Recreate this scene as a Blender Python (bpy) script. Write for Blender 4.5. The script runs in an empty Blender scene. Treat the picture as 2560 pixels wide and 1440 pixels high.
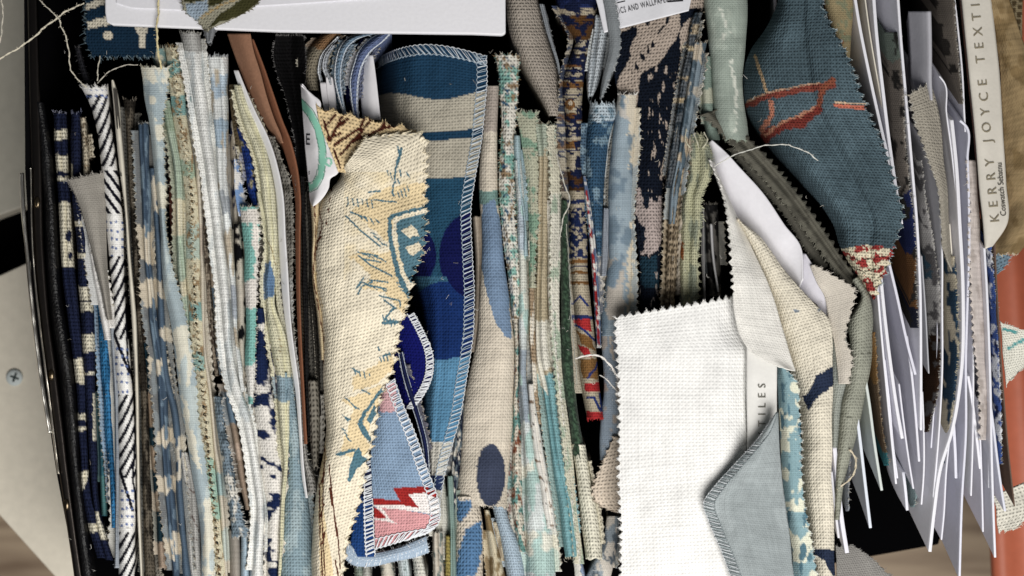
import bpy, math, random
import numpy as np
# ------------------------------------------------------------------ camera, world, light
S = 0.000125                      # metres per layout unit
LENS, SENSOR = 50.0, 36.0
H = LENS / SENSOR * 2560.0        # camera height in layout units above the swatch tops
sc = bpy.context.scene
COL = sc.collection
cam_d = bpy.data.cameras.new('camera'); cam = bpy.data.objects.new('camera', cam_d); COL.objects.link(cam)
cam_d.lens = LENS; cam_d.sensor_width = SENSOR; cam_d.clip_start = 0.01; cam_d.clip_end = 20
cam.location = (0, 0, H * S)
cam_d.dof.use_dof = True; cam_d.dof.focus_distance = H * S; cam_d.dof.aperture_fstop = 8
sc.camera = cam
sc.render.resolution_x, sc.render.resolution_y = 1024, 576
w = bpy.data.worlds.new('World'); sc.world = w; w.use_nodes = True
bg = w.node_tree.nodes['Background']; bg.inputs[0].default_value = (0.88, 0.93, 1.0, 1); bg.inputs[1].default_value = 0.06
def area(name, loc, target, size, power, color):
    l = bpy.data.lights.new(name, 'AREA'); l.shape = 'RECTANGLE'; l.size, l.size_y = size
    l.energy = power; l.color = color
    o = bpy.data.objects.new(name, l); COL.objects.link(o); o.location = loc
    import mathutils
    o.rotation_euler = (mathutils.Vector(target) - mathutils.Vector(loc)).to_track_quat('-Z', 'Y').to_euler()
    return o
area('window_light', (0.13, -0.36, 0.52), (0.01, -0.08, 0), (0.50, 0.40), 5.9, (1.0, 0.972, 0.935))
sc.view_settings.view_transform = 'Standard'; sc.view_settings.look = 'None'
sc.view_settings.exposure = 0.0; sc.view_settings.gamma = 1.0
# ------------------------------------------------------------------ helpers
rng = np.random.default_rng(7)
def hexc(h):
    h = h.lstrip('#'); c = np.array([int(h[i:i+2], 16) for i in (0, 2, 4)]) / 255.0
    return np.where(c <= 0.04045, c / 12.92, ((c + 0.055) / 1.055) ** 2.4)
def world(p):
    p = np.asarray(p, float); k = 1 - p[..., 2] / H
    return np.stack([(p[..., 0] - 1280) * k, (720 - p[..., 1]) * k, p[..., 2]], -1)
def vnoise(x, y, seed=0):
    x = np.asarray(x, float) + seed * 17.13; y = np.asarray(y, float) + seed * 31.7
    xi, yi = np.floor(x).astype(np.int64), np.floor(y).astype(np.int64)
    fx, fy = x - xi, y - yi; fx = fx * fx * (3 - 2 * fx); fy = fy * fy * (3 - 2 * fy)
    def h(a, b):
        n = (a * 374761393 + b * 668265263 + seed * 974711) & 0x7fffffff
        n = ((n ^ (n >> 13)) * 1274126177) & 0x7fffffff
        return ((n ^ (n >> 16)) & 0xffff) / 65535.0
    return (h(xi, yi) * (1-fx) + h(xi+1, yi) * fx) * (1-fy) + (h(xi, yi+1) * (1-fx) + h(xi+1, yi+1) * fx) * fy
def fnoise(x, y, seed=0):
    return (vnoise(x, y, seed) * 4 + vnoise(x*2.1, y*2.1, seed+3) * 2 + vnoise(x*4.3, y*4.3, seed+5)) / 7
def inpoly(x, y, pts):
    r = np.zeros(x.shape, bool); n = len(pts); j = n - 1
    for i in range(n):
        xi, yi = pts[i]; xj, yj = pts[j]
        if yi != yj:
            r ^= ((yi > y) != (yj > y)) & (x < (xj - xi) * (y - yi) / (yj - yi) + xi)
        j = i
    return r
class Paint:
    """flat print on cloth: a base colour and printed shapes laid over it"""
    def __init__(s, base): s.b = hexc(base); s.L = []
    def bands(s, *L, jag=4): s.L.append(('bands', L, jag)); return s
    def poly(s, col, *polys, jag=2): s.L.append(('poly', hexc(col), polys, jag)); return s
    def blob(s, col, sx, sy, thr, seed=1, soft=0.04, box=None): s.L.append(('blob', hexc(col), sx, sy, thr, seed, soft, box)); return s
    def dots(s, col, *L, jag=1.5): s.L.append(('dots', hexc(col), L, jag)); return s
    def line(s, col, wd, *L, jag=1.5): s.L.append(('line', hexc(col), wd, L, jag)); return s
    def fn(s, col, f): s.L.append(('fn', hexc(col), f)); return s
    def __call__(s, x, y):
        c = np.tile(s.b, (x.size, 1)).reshape(x.shape + (3,))
        def put(m, col):
            nonlocal c
            m = m.astype(float)[..., None]; c = c * (1 - m) + m * col
        for l in s.L:
            k = l[0]
            if k == 'bands':
                j = l[2]; yy = y + (fnoise(x/14, y/30, 4) - .5) * 3 * j
                for b in l[1]:
                    y0, y1, h = b[:3]; sl = b[3] if len(b) > 3 else 0
                    m = (yy > y0) & (yy < y1)
                    if len(b) > 5: m &= (x > b[4]) & (x < b[5])
                    put(m, hexc(h))
            elif k == 'poly':
                j = l[3]; dx = (fnoise(x/9, y/9, 11) - .5) * 3 * j; dy = (fnoise(x/9, y/9, 12) - .5) * 3 * j
                for p in l[2]: put(inpoly(x + dx, y + dy, p), l[1])
            elif k == 'blob':
                n = fnoise(x / l[2], y / l[3], l[5]); m = np.clip((n - l[4]) / l[6] + .5, 0, 1)
                if l[7]: m = m * ((x > l[7][0]) & (x < l[7][2]) & (y > l[7][1]) & (y < l[7][3]))
                put(m, l[1])
            elif k == 'dots':
                dx = (fnoise(x/8, y/8, 13) - .5) * 3 * l[3]
                for (cx, cy, rx, ry) in l[2]: put(((x + dx - cx) / rx) ** 2 + ((y + dx - cy) / ry) ** 2 < 1, l[1])
            elif k == 'line':
                dx = (fnoise(x/10, y/10, 14) - .5) * 3 * l[4]
                for path in l[3]:
                    m = np.zeros(x.shape, bool)
                    for (x0, y0), (x1, y1) in zip(path[:-1], path[1:]):
                        d = np.array([x1-x0, y1-y0], float); L2 = max(d @ d, 1e-6)
                        t = np.clip(((x-x0) * d[0] + (y-y0) * d[1]) / L2, 0, 1)
                        m |= np.hypot(x + dx - x0 - t*d[0], y + dx - y0 - t*d[1]) < l[2] / 2
                    put(m, l[1])
            elif k == 'fn': put(l[2](x, y), l[1])
        return c
# ------------------------------------------------------------------ materials
MATS = {}
def nodes_of(name):
    m = bpy.data.materials.new(name); m.use_nodes = True; nt = m.node_tree
    return m, nt, nt.nodes['Principled BSDF']
def mth(nt, op, a, b=None, c=None):
    n = nt.nodes.new('ShaderNodeMath'); n.operation = op
    for i, v in enumerate((a, b, c)):
        if v is None: continue
        if isinstance(v, (int, float)): n.inputs[i].default_value = v
        else: nt.links.new(v, n.inputs[i])
    return n.outputs[0]
def weave(per=9.0, bump=0.6, contrast=0.35, twill=False, rough=0.9, slub=0.18, sheen=0.0):
    key = ('w', per, bump, contrast, twill, rough, slub)
    if key in MATS: return MATS[key]
    m, nt, b = nodes_of('woven_cloth'); N, Lk = nt.nodes, nt.links
    col = N.new('ShaderNodeAttribute'); col.attribute_name = 'Col'
    uv = N.new('ShaderNodeUVMap'); uv.uv_map = 'UVMap'
    ns = N.new('ShaderNodeTexNoise'); ns.inputs['Scale'].default_value = 3.0; ns.inputs['Detail'].default_value = 3
    Lk.new(uv.outputs[0], ns.inputs['Vector'])
    dis = N.new('ShaderNodeVectorMath'); dis.operation = 'MULTIPLY_ADD'
    Lk.new(ns.outputs['Color'], dis.inputs[0]); dis.inputs[1].default_value = (.035, .035, 0); Lk.new(uv.outputs[0], dis.inputs[2])
    sep = N.new('ShaderNodeSeparateXYZ'); Lk.new(dis.outputs[0], sep.inputs[0])
    k = 100.0 / per
    u = mth(nt, 'MULTIPLY', sep.outputs[0], k); v = mth(nt, 'MULTIPLY', sep.outputs[1], k)
    if twill: u2 = mth(nt, 'ADD', u, mth(nt, 'MULTIPLY', v, .6)); v2 = mth(nt, 'MULTIPLY', v, .35)
    else: u2, v2 = u, v
    su = mth(nt, 'SINE', mth(nt, 'MULTIPLY', u2, math.pi)); sv = mth(nt, 'SINE', mth(nt, 'MULTIPLY', v2, math.pi))
    pr = mth(nt, 'MULTIPLY', su, sv)                              # over / under
    po = mth(nt, 'SUBTRACT', 1.0, mth(nt, 'MULTIPLY', mth(nt, 'SUBTRACT', 1.0, mth(nt, 'ABSOLUTE', su)), mth(nt, 'SUBTRACT', 1.0, mth(nt, 'ABSOLUTE', sv))))
    hgt = mth(nt, 'ADD', mth(nt, 'MULTIPLY', pr, .22), po)
    # thread-to-thread variation (slubs)
    def streak(sx, sy, seed):
        mp = N.new('ShaderNodeCombineXYZ'); Lk.new(mth(nt, 'MULTIPLY', u, sx), mp.inputs[0]); Lk.new(mth(nt, 'MULTIPLY', v, sy), mp.inputs[1]); mp.inputs[2].default_value = seed
        t = N.new('ShaderNodeTexNoise'); t.inputs['Scale'].default_value = 1.0; t.inputs['Detail'].default_value = 1.0
        Lk.new(mp.outputs[0], t.inputs['Vector']); return t.outputs['Fac']
    st = mth(nt, 'ADD', streak(.9, .06, 1.3), streak(.06, .9, 7.7))   # ~1 mean
    fac = mth(nt, 'ADD', mth(nt, 'MULTIPLY', mth(nt, 'SUBTRACT', po, .87), contrast * 1.0),
              mth(nt, 'ADD', mth(nt, 'MULTIPLY', mth(nt, 'SUBTRACT', st, 1.0), slub * 1.6), mth(nt, 'MULTIPLY', pr, contrast * .08)))
    fac = mth(nt, 'ADD', fac, 1.0); fac = mth(nt, 'MAXIMUM', fac, .18)
    mul = N.new('ShaderNodeVectorMath'); mul.operation = 'SCALE'
    Lk.new(col.outputs['Color'], mul.inputs[0]); Lk.new(fac, mul.inputs['Scale'])
    Lk.new(mul.outputs[0], b.inputs['Base Color'])
    b.inputs['Roughness'].default_value = rough; b.inputs['Specular IOR Level'].default_value = .12
    b.inputs['Sheen Weight'].default_value = sheen; b.inputs['Sheen Roughness'].default_value = .5
    bp = N.new('ShaderNodeBump'); bp.inputs['Strength'].default_value = bump; bp.inputs['Distance'].default_value = per * S * .5
    Lk.new(mth(nt, 'ADD', hgt, mth(nt, 'MULTIPLY', st, .6)), bp.inputs['Height']); Lk.new(bp.outputs[0], b.inputs['Normal'])
    MATS[key] = m; return m
def surface_mat(kind):
    if kind in MATS: return MATS[kind]
    m, nt, b = nodes_of(kind); N, Lk = nt.nodes, nt.links
    col = N.new('ShaderNodeAttribute'); col.attribute_name = 'Col'
    tc = N.new('ShaderNodeTexCoord'); t = N.new('ShaderNodeTexNoise'); Lk.new(tc.outputs['Object'], t.inputs['Vector'])
    sc_, bs, ro, sp, var = {'paper': (900, .10, .55, .4, .05), 'leather': (1500, .9, .38, .5, .3), 'kraft': (1400, .15, .8, .2, .22), 'velvet': (1600, .9, .95, .1, .5),
        'board': (300, .08, .5, .35, .12), 'thread': (2500, .5, .9, .1, .3), 'plastic': (600, .1, .9, .02, .1), 'ink': (800, .0, .7, .2, .05), 'chrome': (500, .06, .30, .5, .05)}[kind]
    t.inputs['Scale'].default_value = sc_; t.inputs['Detail'].default_value = 4
    t2 = N.new('ShaderNodeTexNoise'); Lk.new(tc.outputs['Object'], t2.inputs['Vector']); t2.inputs['Scale'].default_value = 40; t2.inputs['Detail'].default_value = 5
    f = mth(nt, 'ADD', mth(nt, 'MULTIPLY', mth(nt, 'SUBTRACT', t.outputs['Fac'], .5), var * 2), mth(nt, 'MULTIPLY', mth(nt, 'SUBTRACT', t2.outputs['Fac'], .5), var))
    mul = N.new('ShaderNodeVectorMath'); mul.operation = 'SCALE'
    Lk.new(col.outputs['Color'], mul.inputs[0]); Lk.new(mth(nt, 'ADD', f, 1.0), mul.inputs['Scale']); Lk.new(mul.outputs[0], b.inputs['Base Color'])
    b.inputs['Roughness'].default_value = ro; b.inputs['Specular IOR Level'].default_value = sp
    if kind == 'chrome': b.inputs['Metallic'].default_value = 1
    if kind == 'velvet': b.inputs['Sheen Weight'].default_value = .08
    bp = N.new('ShaderNodeBump'); bp.inputs['Strength'].default_value = bs; bp.inputs['Distance'].default_value = .0006
    Lk.new(t.outputs['Fac'], bp.inputs['Height']); Lk.new(bp.outputs[0], b.inputs['Normal'])
    MATS[kind] = m; return m
# ------------------------------------------------------------------ mesh output
def mesh_obj(name, verts, faces, cols, mat, parent=None, uv=None, smooth=True):
    """verts are world positions in layout units; faces quads/tris as an int array or list"""
    me = bpy.data.meshes.new(name); v = np.asarray(verts, float) * S
    me.from_pydata(v.tolist() if len(v) < 2000 else list(map(tuple, v)), [], faces.tolist() if isinstance(faces, np.ndarray) else faces)
    a = me.color_attributes.new('Col', 'FLOAT_COLOR', 'POINT')
    c4 = np.ones((len(v), 4)); c4[:, :3] = cols; a.data.foreach_set('color', c4.ravel())
    if uv is not None:
        ul = me.uv_layers.new(name='UVMap'); li = np.zeros(len(me.loops), np.int32); me.loops.foreach_get('vertex_index', li)
        ul.data.foreach_set('uv', np.asarray(uv)[li].ravel())
    me.materials.append(mat)
    if smooth: me.polygons.foreach_set('use_smooth', np.ones(len(me.polygons), bool))
    o = bpy.data.objects.new(name, me); COL.objects.link(o)
    if parent is not None: o.parent = parent
    return o
def tag(o, label, cat, group=None, kind=None):
    if label: o['label'] = label
    if cat: o['category'] = cat
    if group: o['group'] = group
    if kind: o['kind'] = kind
    return o
def herm(t, P, q):
    """smooth interpolation of the rows P at parameters t, asked at q"""
    t = np.asarray(t, float); P = np.asarray(P, float)
    if P.ndim == 1: P = P[:, None]
    d = np.diff(P, axis=0) / np.diff(t)[:, None]; m = np.zeros_like(P); m[0], m[-1] = d[0], d[-1]
    if len(t) > 2:
        h = np.diff(t)[:, None]; m[1:-1] = (d[:-1] * h[1:] + d[1:] * h[:-1]) / (h[1:] + h[:-1])
    i = np.clip(np.searchsorted(t, q) - 1, 0, len(t) - 2); h = (t[i+1] - t[i])[:, None]; s = ((q - t[i]) / (t[i+1] - t[i]))[:, None]
    return (2*s**3 - 3*s**2 + 1) * P[i] + (s**3 - 2*s**2 + s) * h * m[i] + (-2*s**3 + 3*s**2) * P[i+1] + (s**3 - s**2) * h * m[i+1]
def tubes(name, paths, r, color, parent=None, sides=4, mat=None):
    """paths: list of (n,3) arrays in layout world units -> one mesh of thin tubes"""
    V, F, off = [], [], 0; ang = np.arange(sides) * 2 * math.pi / sides; Cc = []
    cols = color if isinstance(color, list) else None
    for pi, p in enumerate(paths):
        p = np.asarray(p, float); n = len(p)
        if n < 2: continue
        t = np.gradient(p, axis=0); t /= np.linalg.norm(t, axis=1)[:, None] + 1e-9
        a = np.cross(t, np.array([.31, .17, .93])); a /= np.linalg.norm(a, axis=1)[:, None] + 1e-9; bb = np.cross(t, a)
        rr = np.broadcast_to(np.asarray(r[pi] if isinstance(r, list) else r, float), (n,))
        ring = p[:, None] + rr[:, None, None] * (np.cos(ang)[None, :, None] * a[:, None] + np.sin(ang)[None, :, None] * bb[:, None])
        V.append(ring.reshape(-1, 3)); cc = hexc(cols[pi % len(cols)] if cols else color); Cc.append(np.tile(cc, (n * sides, 1)))
        i, j = np.meshgrid(np.arange(n - 1), np.arange(sides), indexing='ij'); j2 = (j + 1) % sides
        F.append((np.stack([i*sides+j, i*sides+j2, (i+1)*sides+j2, (i+1)*sides+j], -1) + off).reshape(-1, 4)); off += n * sides
    if not V: return None
    return mesh_obj(name, np.concatenate(V), np.concatenate(F), np.concatenate(Cc), mat or surface_mat('thread'), parent)
# ------------------------------------------------------------------ the cloth / card sheet
def prof_roll(s, hw): return -hw * (1 - np.sqrt(np.clip(1 - (2*s - 1) ** 2, 0, 1)))
class Sheet: pass
NS = [0]
SAT, GAIN, TONE = .80, .97, 1.22       # dyed cloth: muted hue, deep darks
def sheet(name, label, cat, rows, paint, prof='roll', z=0, depth=300, drop='LR', lean=(0, 0), res=4.2, mat=None, thick=3.2,
          zig='', zper=20, zamp=10, rip=2.5, wob=2.0, group=None, fray='', frayc=None, frayl=9, frayd=1.0, arch=.75, parent=None, spline=True, ztop=None, tuck=4, part=None, ply=.5, bt=0, ripw=55, under=True, pscale=False, zr=1.0):
    """A piece of cloth or card between a left and a right outline (rows), shaped across by prof, its sides falling into the box."""
    NS[0] += 1; seed = NS[0]
    R = np.array([(r[1], r[0], r[2], r[0]) if len(r) == 3 else r for r in rows], float)      # xl yl xr yr
    mid = (R[:, :2] + R[:, 2:]) / 2; t = np.concatenate([[0], np.cumsum(np.maximum(np.linalg.norm(np.diff(mid, axis=0), axis=1), 1))])
    nv = max(6, int(t[-1] / res)); q = np.linspace(0, t[-1], nv)
    E = herm(t, R, q) if spline else np.stack([np.interp(q, t, R[:, i]) for i in range(4)], -1)
    zz = np.full(nv, float(z)) if np.isscalar(z) else herm(t, np.array(z, float), q)[:, 0]
    wid = np.linalg.norm(E[:, 2:] - E[:, :2], axis=1); nu = max(7, int(wid.max() / res))
    if prof == 'roll': s = (1 - np.cos(np.linspace(0, math.pi, max(nu, 15)))) / 2
    else: s = np.linspace(0, 1, nu)
    nu = len(s)
    n1 = (vnoise(q / 70, q * 0, seed) - .5) * 2 * wob; n2 = (vnoise(q / 70, q * 0, seed + 50) - .5) * 2 * wob
    L = E[:, :2].copy(); Rr = E[:, 2:].copy(); L[:, 0] += n1; Rr[:, 0] += n2
    if prof == 'roll' and wid.mean() < 60: L[:, 0] += 1.4; Rr[:, 0] -= 1.4
    P = np.zeros((nv, nu, 3)); P[..., :2] = L[:, None] + s[None, :, None] * (Rr - L)[:, None]
    if prof == 'roll':
        pr_ = np.random.default_rng(seed * 13 + 5); asym = pr_.uniform(-.18, .18); sk = np.clip(s + asym * s * (1 - s) * 4 * .5, 0, 1)
        ar_ = arch * np.interp(wid, [20, 45, 80, 120], [2.9, 2.5, 1.9, 1.6])
        pz = prof_roll(sk, 1)[None] * (wid * ar_ / 2)[:, None]
        if wid.mean() < 42 and pr_.random() < ply:                    # two plies lying side by side
            g0 = pr_.uniform(.35, .65) + (vnoise(q / 160, q * 0, seed + 21) - .5) * .35
            pz = pz - (np.exp(-((s[None] - g0[:, None]) / .10) ** 2)) * (wid * .55)[:, None]
        pz = pz + ((fnoise(q / 110, q * 0 + seed, seed + 31) - .5) * 16)[:, None]
    elif prof == 'L': pz = -(s ** 1.3)[None] * (wid * arch)[:, None]             # cut edge at the left, falls to the right
    elif prof == 'R': pz = -((1 - s) ** 1.3)[None] * (wid * arch)[:, None]
    else: a = np.array(prof, float); pz = np.tile(herm(a[:, 0], a[:, 1], s)[:, 0], (nv, 1)) * ((wid / wid.max()) ** .9 if pscale else np.ones(nv))[:, None]
    P[..., 2] = zz[:, None] + pz + (fnoise(P[..., 0] / ripw, P[..., 1] / ripw, seed) - .5) * 2 * rip
    if bt: P[..., 1] -= bt * np.sin(math.pi * s ** .8)[None] * np.clip(1 - (q - q[0]) / (q[-1] * .12), 0, 1)[:, None]
    paintX, paintY = P[..., 0].copy(), P[..., 1].copy()
    # pinked edges
    tri = lambda x: np.abs((x / zper) % 1 - .5) * 2 - .5
    def jit(x): return x + (vnoise(x / 40, x * 0, seed + 9) - .5) * zper * .5
    al = np.concatenate([[0], np.cumsum(np.linalg.norm(np.diff(P[:, 0], axis=0), axis=1))]); ar = np.concatenate([[0], np.cumsum(np.linalg.norm(np.diff(P[:, -1], axis=0), axis=1))])
    def push(edge, nxt, dist):
        d = edge - nxt; d /= np.linalg.norm(d, axis=-1)[:, None] + 1e-6; return edge + d * dist[:, None]
    ze = zamp * (0.7 + .6 * vnoise(q / 25, q * 0, seed + 4)) * (q <= q[-1] * zr)
    if 'L' in zig: P[:, 0] = push(P[:, 0], P[:, min(3, nu-1)], tri(jit(al)) * ze)
    if 'R' in zig: P[:, -1] = push(P[:, -1], P[:, max(-4, -nu)], tri(jit(ar)) * ze)
    at = np.concatenate([[0], np.cumsum(np.linalg.norm(np.diff(P[0], axis=0), axis=1))]); ab = np.concatenate([[0], np.cumsum(np.linalg.norm(np.diff(P[-1], axis=0), axis=1))])
    if 'T' in zig: P[0] = push(P[0], P[2], tri(at) * zamp)
    if 'B' in zig: P[-1] = push(P[-1], P[-3], tri(ab) * zamp)
    if 't' in zig: P[0] = push(P[0], P[2], (vnoise(at / 6, at * 0, seed) - .5) * zamp)
    if 'b' in zig: P[-1] = push(P[-1], P[-3], (vnoise(ab / 6, ab * 0, seed) - .5) * zamp)
    W = world(P); colx = [W]; px, py = [paintX], [paintY]
    def dropped(edge, sgn, X, Y):
        out, xs, ys = [], [], []
        for d in (depth * .06, depth * .25, depth * .6, depth):
            e = edge.copy(); k = d / H                       # walls hang almost along the line of sight, tucked in a little
            e[:, 0] += lean[0] * d + edge[:, 0] / (1 - edge[:, 2] / H) * k * (0 if lean != (0, 0) else .8) + sgn * tuck * (d / depth) ** .5
            e[:, 1] -= lean[1] * d; e[:, 2] -= d; out.append(e); xs.append(X); ys.append(Y)
        return np.stack(out, 1), np.stack(xs, 1), np.stack(ys, 1)
    if 'L' in drop:
        o_, x_, y_ = dropped(W[:, 0], 1, paintX[:, 0], paintY[:, 0]); colx.insert(0, o_[:, ::-1]); px.insert(0, x_); py.insert(0, y_)
    if 'R' in drop:
        o_, x_, y_ = dropped(W[:, -1], -1, paintX[:, -1], paintY[:, -1]); colx.append(o_); px.append(x_); py.append(y_)
    G = np.concatenate(colx, 1); X = np.concatenate(px, 1); Y = np.concatenate(py, 1); nu2 = G.shape[1]
    if callable(paint): c = paint(X, Y)
    else: c = np.tile(hexc(paint), (nv * nu2, 1)).reshape(nv, nu2, 3)
    c = c * (1 + .16 * (fnoise(X / 40, Y / 60, seed + 2) - .5))[..., None]
    lum = c @ np.array([.3, .59, .11]); c = (lum[..., None] + SAT * (c - lum[..., None])) * GAIN
    if cat != 'card' and mat is not None and mat.name.startswith('woven'): c = np.clip(c, 0, 1) ** TONE * 1.04
    cu = np.zeros((nv, nu2)); cu[:, 1:] = np.cumsum(np.linalg.norm(np.diff(G, axis=1), axis=2), 1); cu -= cu[:, nu2 // 2][:, None]
    cv = np.concatenate([[0], np.cumsum(np.linalg.norm(np.diff(G[:, nu2 // 2], axis=0), axis=1))]); uv = np.stack([cu / 100, np.broadcast_to(cv[:, None] / 100, cu.shape)], -1)
    i, j = np.meshgrid(np.arange(nv - 1), np.arange(nu2 - 1), indexing='ij'); a0 = i * nu2 + j
    F = np.stack([a0, a0 + nu2, a0 + nu2 + 1, a0 + 1], -1).reshape(-1, 4)
    o = mesh_obj(name, G.reshape(-1, 3), F, c.reshape(-1, 3), mat or weave(), parent, uv.reshape(-1, 2))
    sd = o.modifiers.new('thickness', 'SOLIDIFY'); sd.thickness = thick * S; sd.offset = -1
    if label: tag(o, label, cat, group)
    h = Sheet(); h.o, h.P, h.W, h.s = o, P, W, s; h.col = c; h.seed = seed; h.off = (colx[0].shape[1] if 'L' in drop else 0)
    if fray: frayed(h, fray, frayc, frayl, frayd)
    if under and prof == 'roll' and name == 'fabric_swatch' and parent is None and 13 < wid.mean() < 64 and all(len(r) == 3 for r in rows) and t[-1] > 150:
        ur = np.random.default_rng(seed * 3 + 2)          # the further cut layers of a folded sample, peeping out beside it
        for sd in 'LR':
            if ur.random() > .8: continue
            wu = ur.uniform(7, 14); y0, y1 = R[0, 1] + ur.uniform(8, 50), R[-1, 1] - ur.uniform(0, 90); ys = np.linspace(y0, y1, max(3, int((y1 - y0) / 70)))
            ed = np.interp(ys, R[:, 1], R[:, 0] if sd == 'L' else R[:, 2]); wv = wu * (0.55 + .9 * vnoise(ys / 90, ys * 0, seed + 77)); mixc = hexc(ur.choice(['#d6d0be', '#c4c2b8', '#b5a88f', '#dcdad2', '#9aa3a6'])); k_ = ur.uniform(.15, .55)
            pf = (lambda X_, Y_, p_=paint, k_=k_, m_=mixc: (1 - k_) * (p_(X_, Y_) if callable(p_) else np.broadcast_to(hexc(p_), X_.shape + (3,))) + k_ * m_)
            rw = [(y, e - v, e + 4) if sd == 'L' else (y, e - 4, e + v) for y, e, v in zip(ys, ed, wv)]
            zu = (float(np.min(zz)) if not np.isscalar(z) else z) - ur.uniform(10, 28)
            sheet('under_layer', None, None, rw, pf, prof=[(0, 0), (1, -9)] if sd == 'L' else [(0, -9), (1, 0)], z=zu, drop='R' if sd == 'L' else 'L', depth=200, mat=mat, zig=sd, zamp=ur.uniform(4, 9), zper=ur.uniform(15, 22), rip=4, wob=2.5, parent=o, fray=sd, frayc=['#d0cabb', '#b5ad9c'], frayl=7, frayd=.8)
    return h
def edge_of(h, side, inset=0.0):
    """points along one side of a sheet, moved `inset` units into it"""
    W = h.W
    if side in 'LR':
        e = W if side == 'L' else W[:, ::-1]
    else:
        e = W.transpose(1, 0, 2) if side == 'T' else W[::-1].transpose(1, 0, 2)
    d = np.linalg.norm(np.diff(e, axis=1), axis=2); cum = np.concatenate([np.zeros((len(e), 1)), np.cumsum(d, 1)], 1)
    out = np.zeros((len(e), 3))
    for k in range(len(e)):
        for a in range(3): out[k, a] = np.interp(inset, cum[k], e[k, :, a])
    return out
def frayed(h, sides, color=None, length=9, dens=1.0):
    r = np.random.default_rng(h.seed * 7 + 1); paths, cols = [], []
    for sd in sides:
        e0 = edge_of(h, sd, 0); e1 = edge_of(h, sd, 10)
        cum = np.concatenate([[0], np.cumsum(np.linalg.norm(np.diff(e0, axis=0), axis=1))]); n = int(cum[-1] / 4.2 * dens)
        for qd in r.uniform(0, cum[-1], n):
            p = np.array([np.interp(qd, cum, e0[:, a]) for a in range(3)]); i = np.array([np.interp(qd, cum, e1[:, a]) for a in range(3)])
            out = p - i; out /= np.linalg.norm(out) + 1e-6
            l = length * .62 * r.uniform(.3, 1.25) * (1.7 if r.random() < .06 else 1); d = out + r.normal(0, .45, 3); d /= np.linalg.norm(d)
            bend = r.normal(0, .35, 3) * l
            paths.append(np.array([p - out * 2, p + d * l * .5 + bend * .25, p + d * l + bend * .6])); cols.append(color if color else None)
    if not paths: return
    if color is None: color = '#c9c4b8'
    o = tubes('frayed_edge', paths, [np.array([.8, .65, .35]) * r.uniform(.8, 1.4) for _ in paths], color if isinstance(color, list) else [color], h.o, 3)
    if o: o['kind'] = 'stuff'
def overlock(h, sides, width=24, per=11, color='#c9d3dc', r=1.25, name='overlock_stitching', slant=.9):
    rr = np.random.default_rng(h.seed + 99); paths = []
    for sd in sides:
        e0, e1 = edge_of(h, sd, 0.5), edge_of(h, sd, width); nrm = np.array([0, 0, 2.2])
        cum = np.concatenate([[0], np.cumsum(np.linalg.norm(np.diff(e0, axis=0), axis=1))]); at = lambda e, d: np.array([np.interp(d, cum, e[:, a]) for a in range(3)])
        d = 0.0; wave0, wave1 = [], []
        while d < cum[-1] - per:
            a, b = at(e0, d), at(e1, d + per * slant)
            for k in range(2):
                j = rr.normal(0, 1.2, 3) * np.array([1, 1, .3])
                paths.append(np.array([a + j - nrm, a + j + nrm * .5, (a + b) / 2 + nrm * 1.3 + j, b + nrm * .6]))
                a = a + (at(e0, d + 3.2) - at(e0, d)); b = b + (at(e1, d + 2) - at(e1, d))
            d += per * rr.uniform(.85, 1.15)
        dd = np.arange(0, cum[-1], 3.0)
        wv = np.array([at(e1, x) for x in dd]) + nrm * .8; ins = (wv - np.array([at(e0, x) for x in dd])); ins /= np.linalg.norm(ins, axis=1)[:, None] + 1e-6
        paths.append(wv + ins * (np.sin(dd / per * 2 * math.pi) * 1.8)[:, None])
        wv = np.array([at(e0, x) for x in dd]) + nrm * .4; paths.append(wv - ins * (np.sin(dd / per * 2 * math.pi) * 1.5 + .5)[:, None])
    o = tubes(name, paths, r, [color, color, '#e4e8ec'], h.o, 4)
    o['kind'] = 'stuff'; return o
def thread(label, pts, color='#cfcabd', r=1.8, parent=None, twist=True, name='loose_thread', group='loose threads on the swatches'):
    r = r * .72; p = np.array(pts, float); t = np.concatenate([[0], np.cumsum(np.linalg.norm(np.diff(p, axis=0), axis=1))]); q = np.arange(0, t[-1], 3.0)
    sd_ = int(abs(p[0, 0] * 3 + p[0, 1] * 7)) % 97; c_ = herm(t, p, q); env = np.clip(np.minimum(q, t[-1] - q) / 20, 0, 1)
    c_[:, 0] += (fnoise(q / 22, q * 0, sd_) - .5) * 7 * env; c_[:, 1] += (fnoise(q / 22, q * 0, sd_ + 9) - .5) * 7 * env
    w_ = world(c_); paths = []; rads = [r * .8, r * .8]
    for k in range(2):
        ph = q / 7.0 + k * math.pi; o = np.stack([np.cos(ph), np.sin(ph) * .6, np.sin(ph)], -1) * r * .55
        paths.append(w_ + o)
    hr = np.random.default_rng(sd_)
    for _ in range(int(t[-1] / 7)):
        k = hr.integers(0, len(w_)); d_ = hr.normal(0, 1, 3); d_ /= np.linalg.norm(d_); l_ = hr.uniform(3, 8) * r / 2
        paths.append(np.array([w_[k], w_[k] + d_ * l_ * .6, w_[k] + d_ * l_ + hr.normal(0, 1, 3)])); rads.append(.45)
    ob = tubes(name, paths, rads, [color], parent, 5)
    if label: tag(ob, label, 'thread', group)
    return ob
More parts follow.
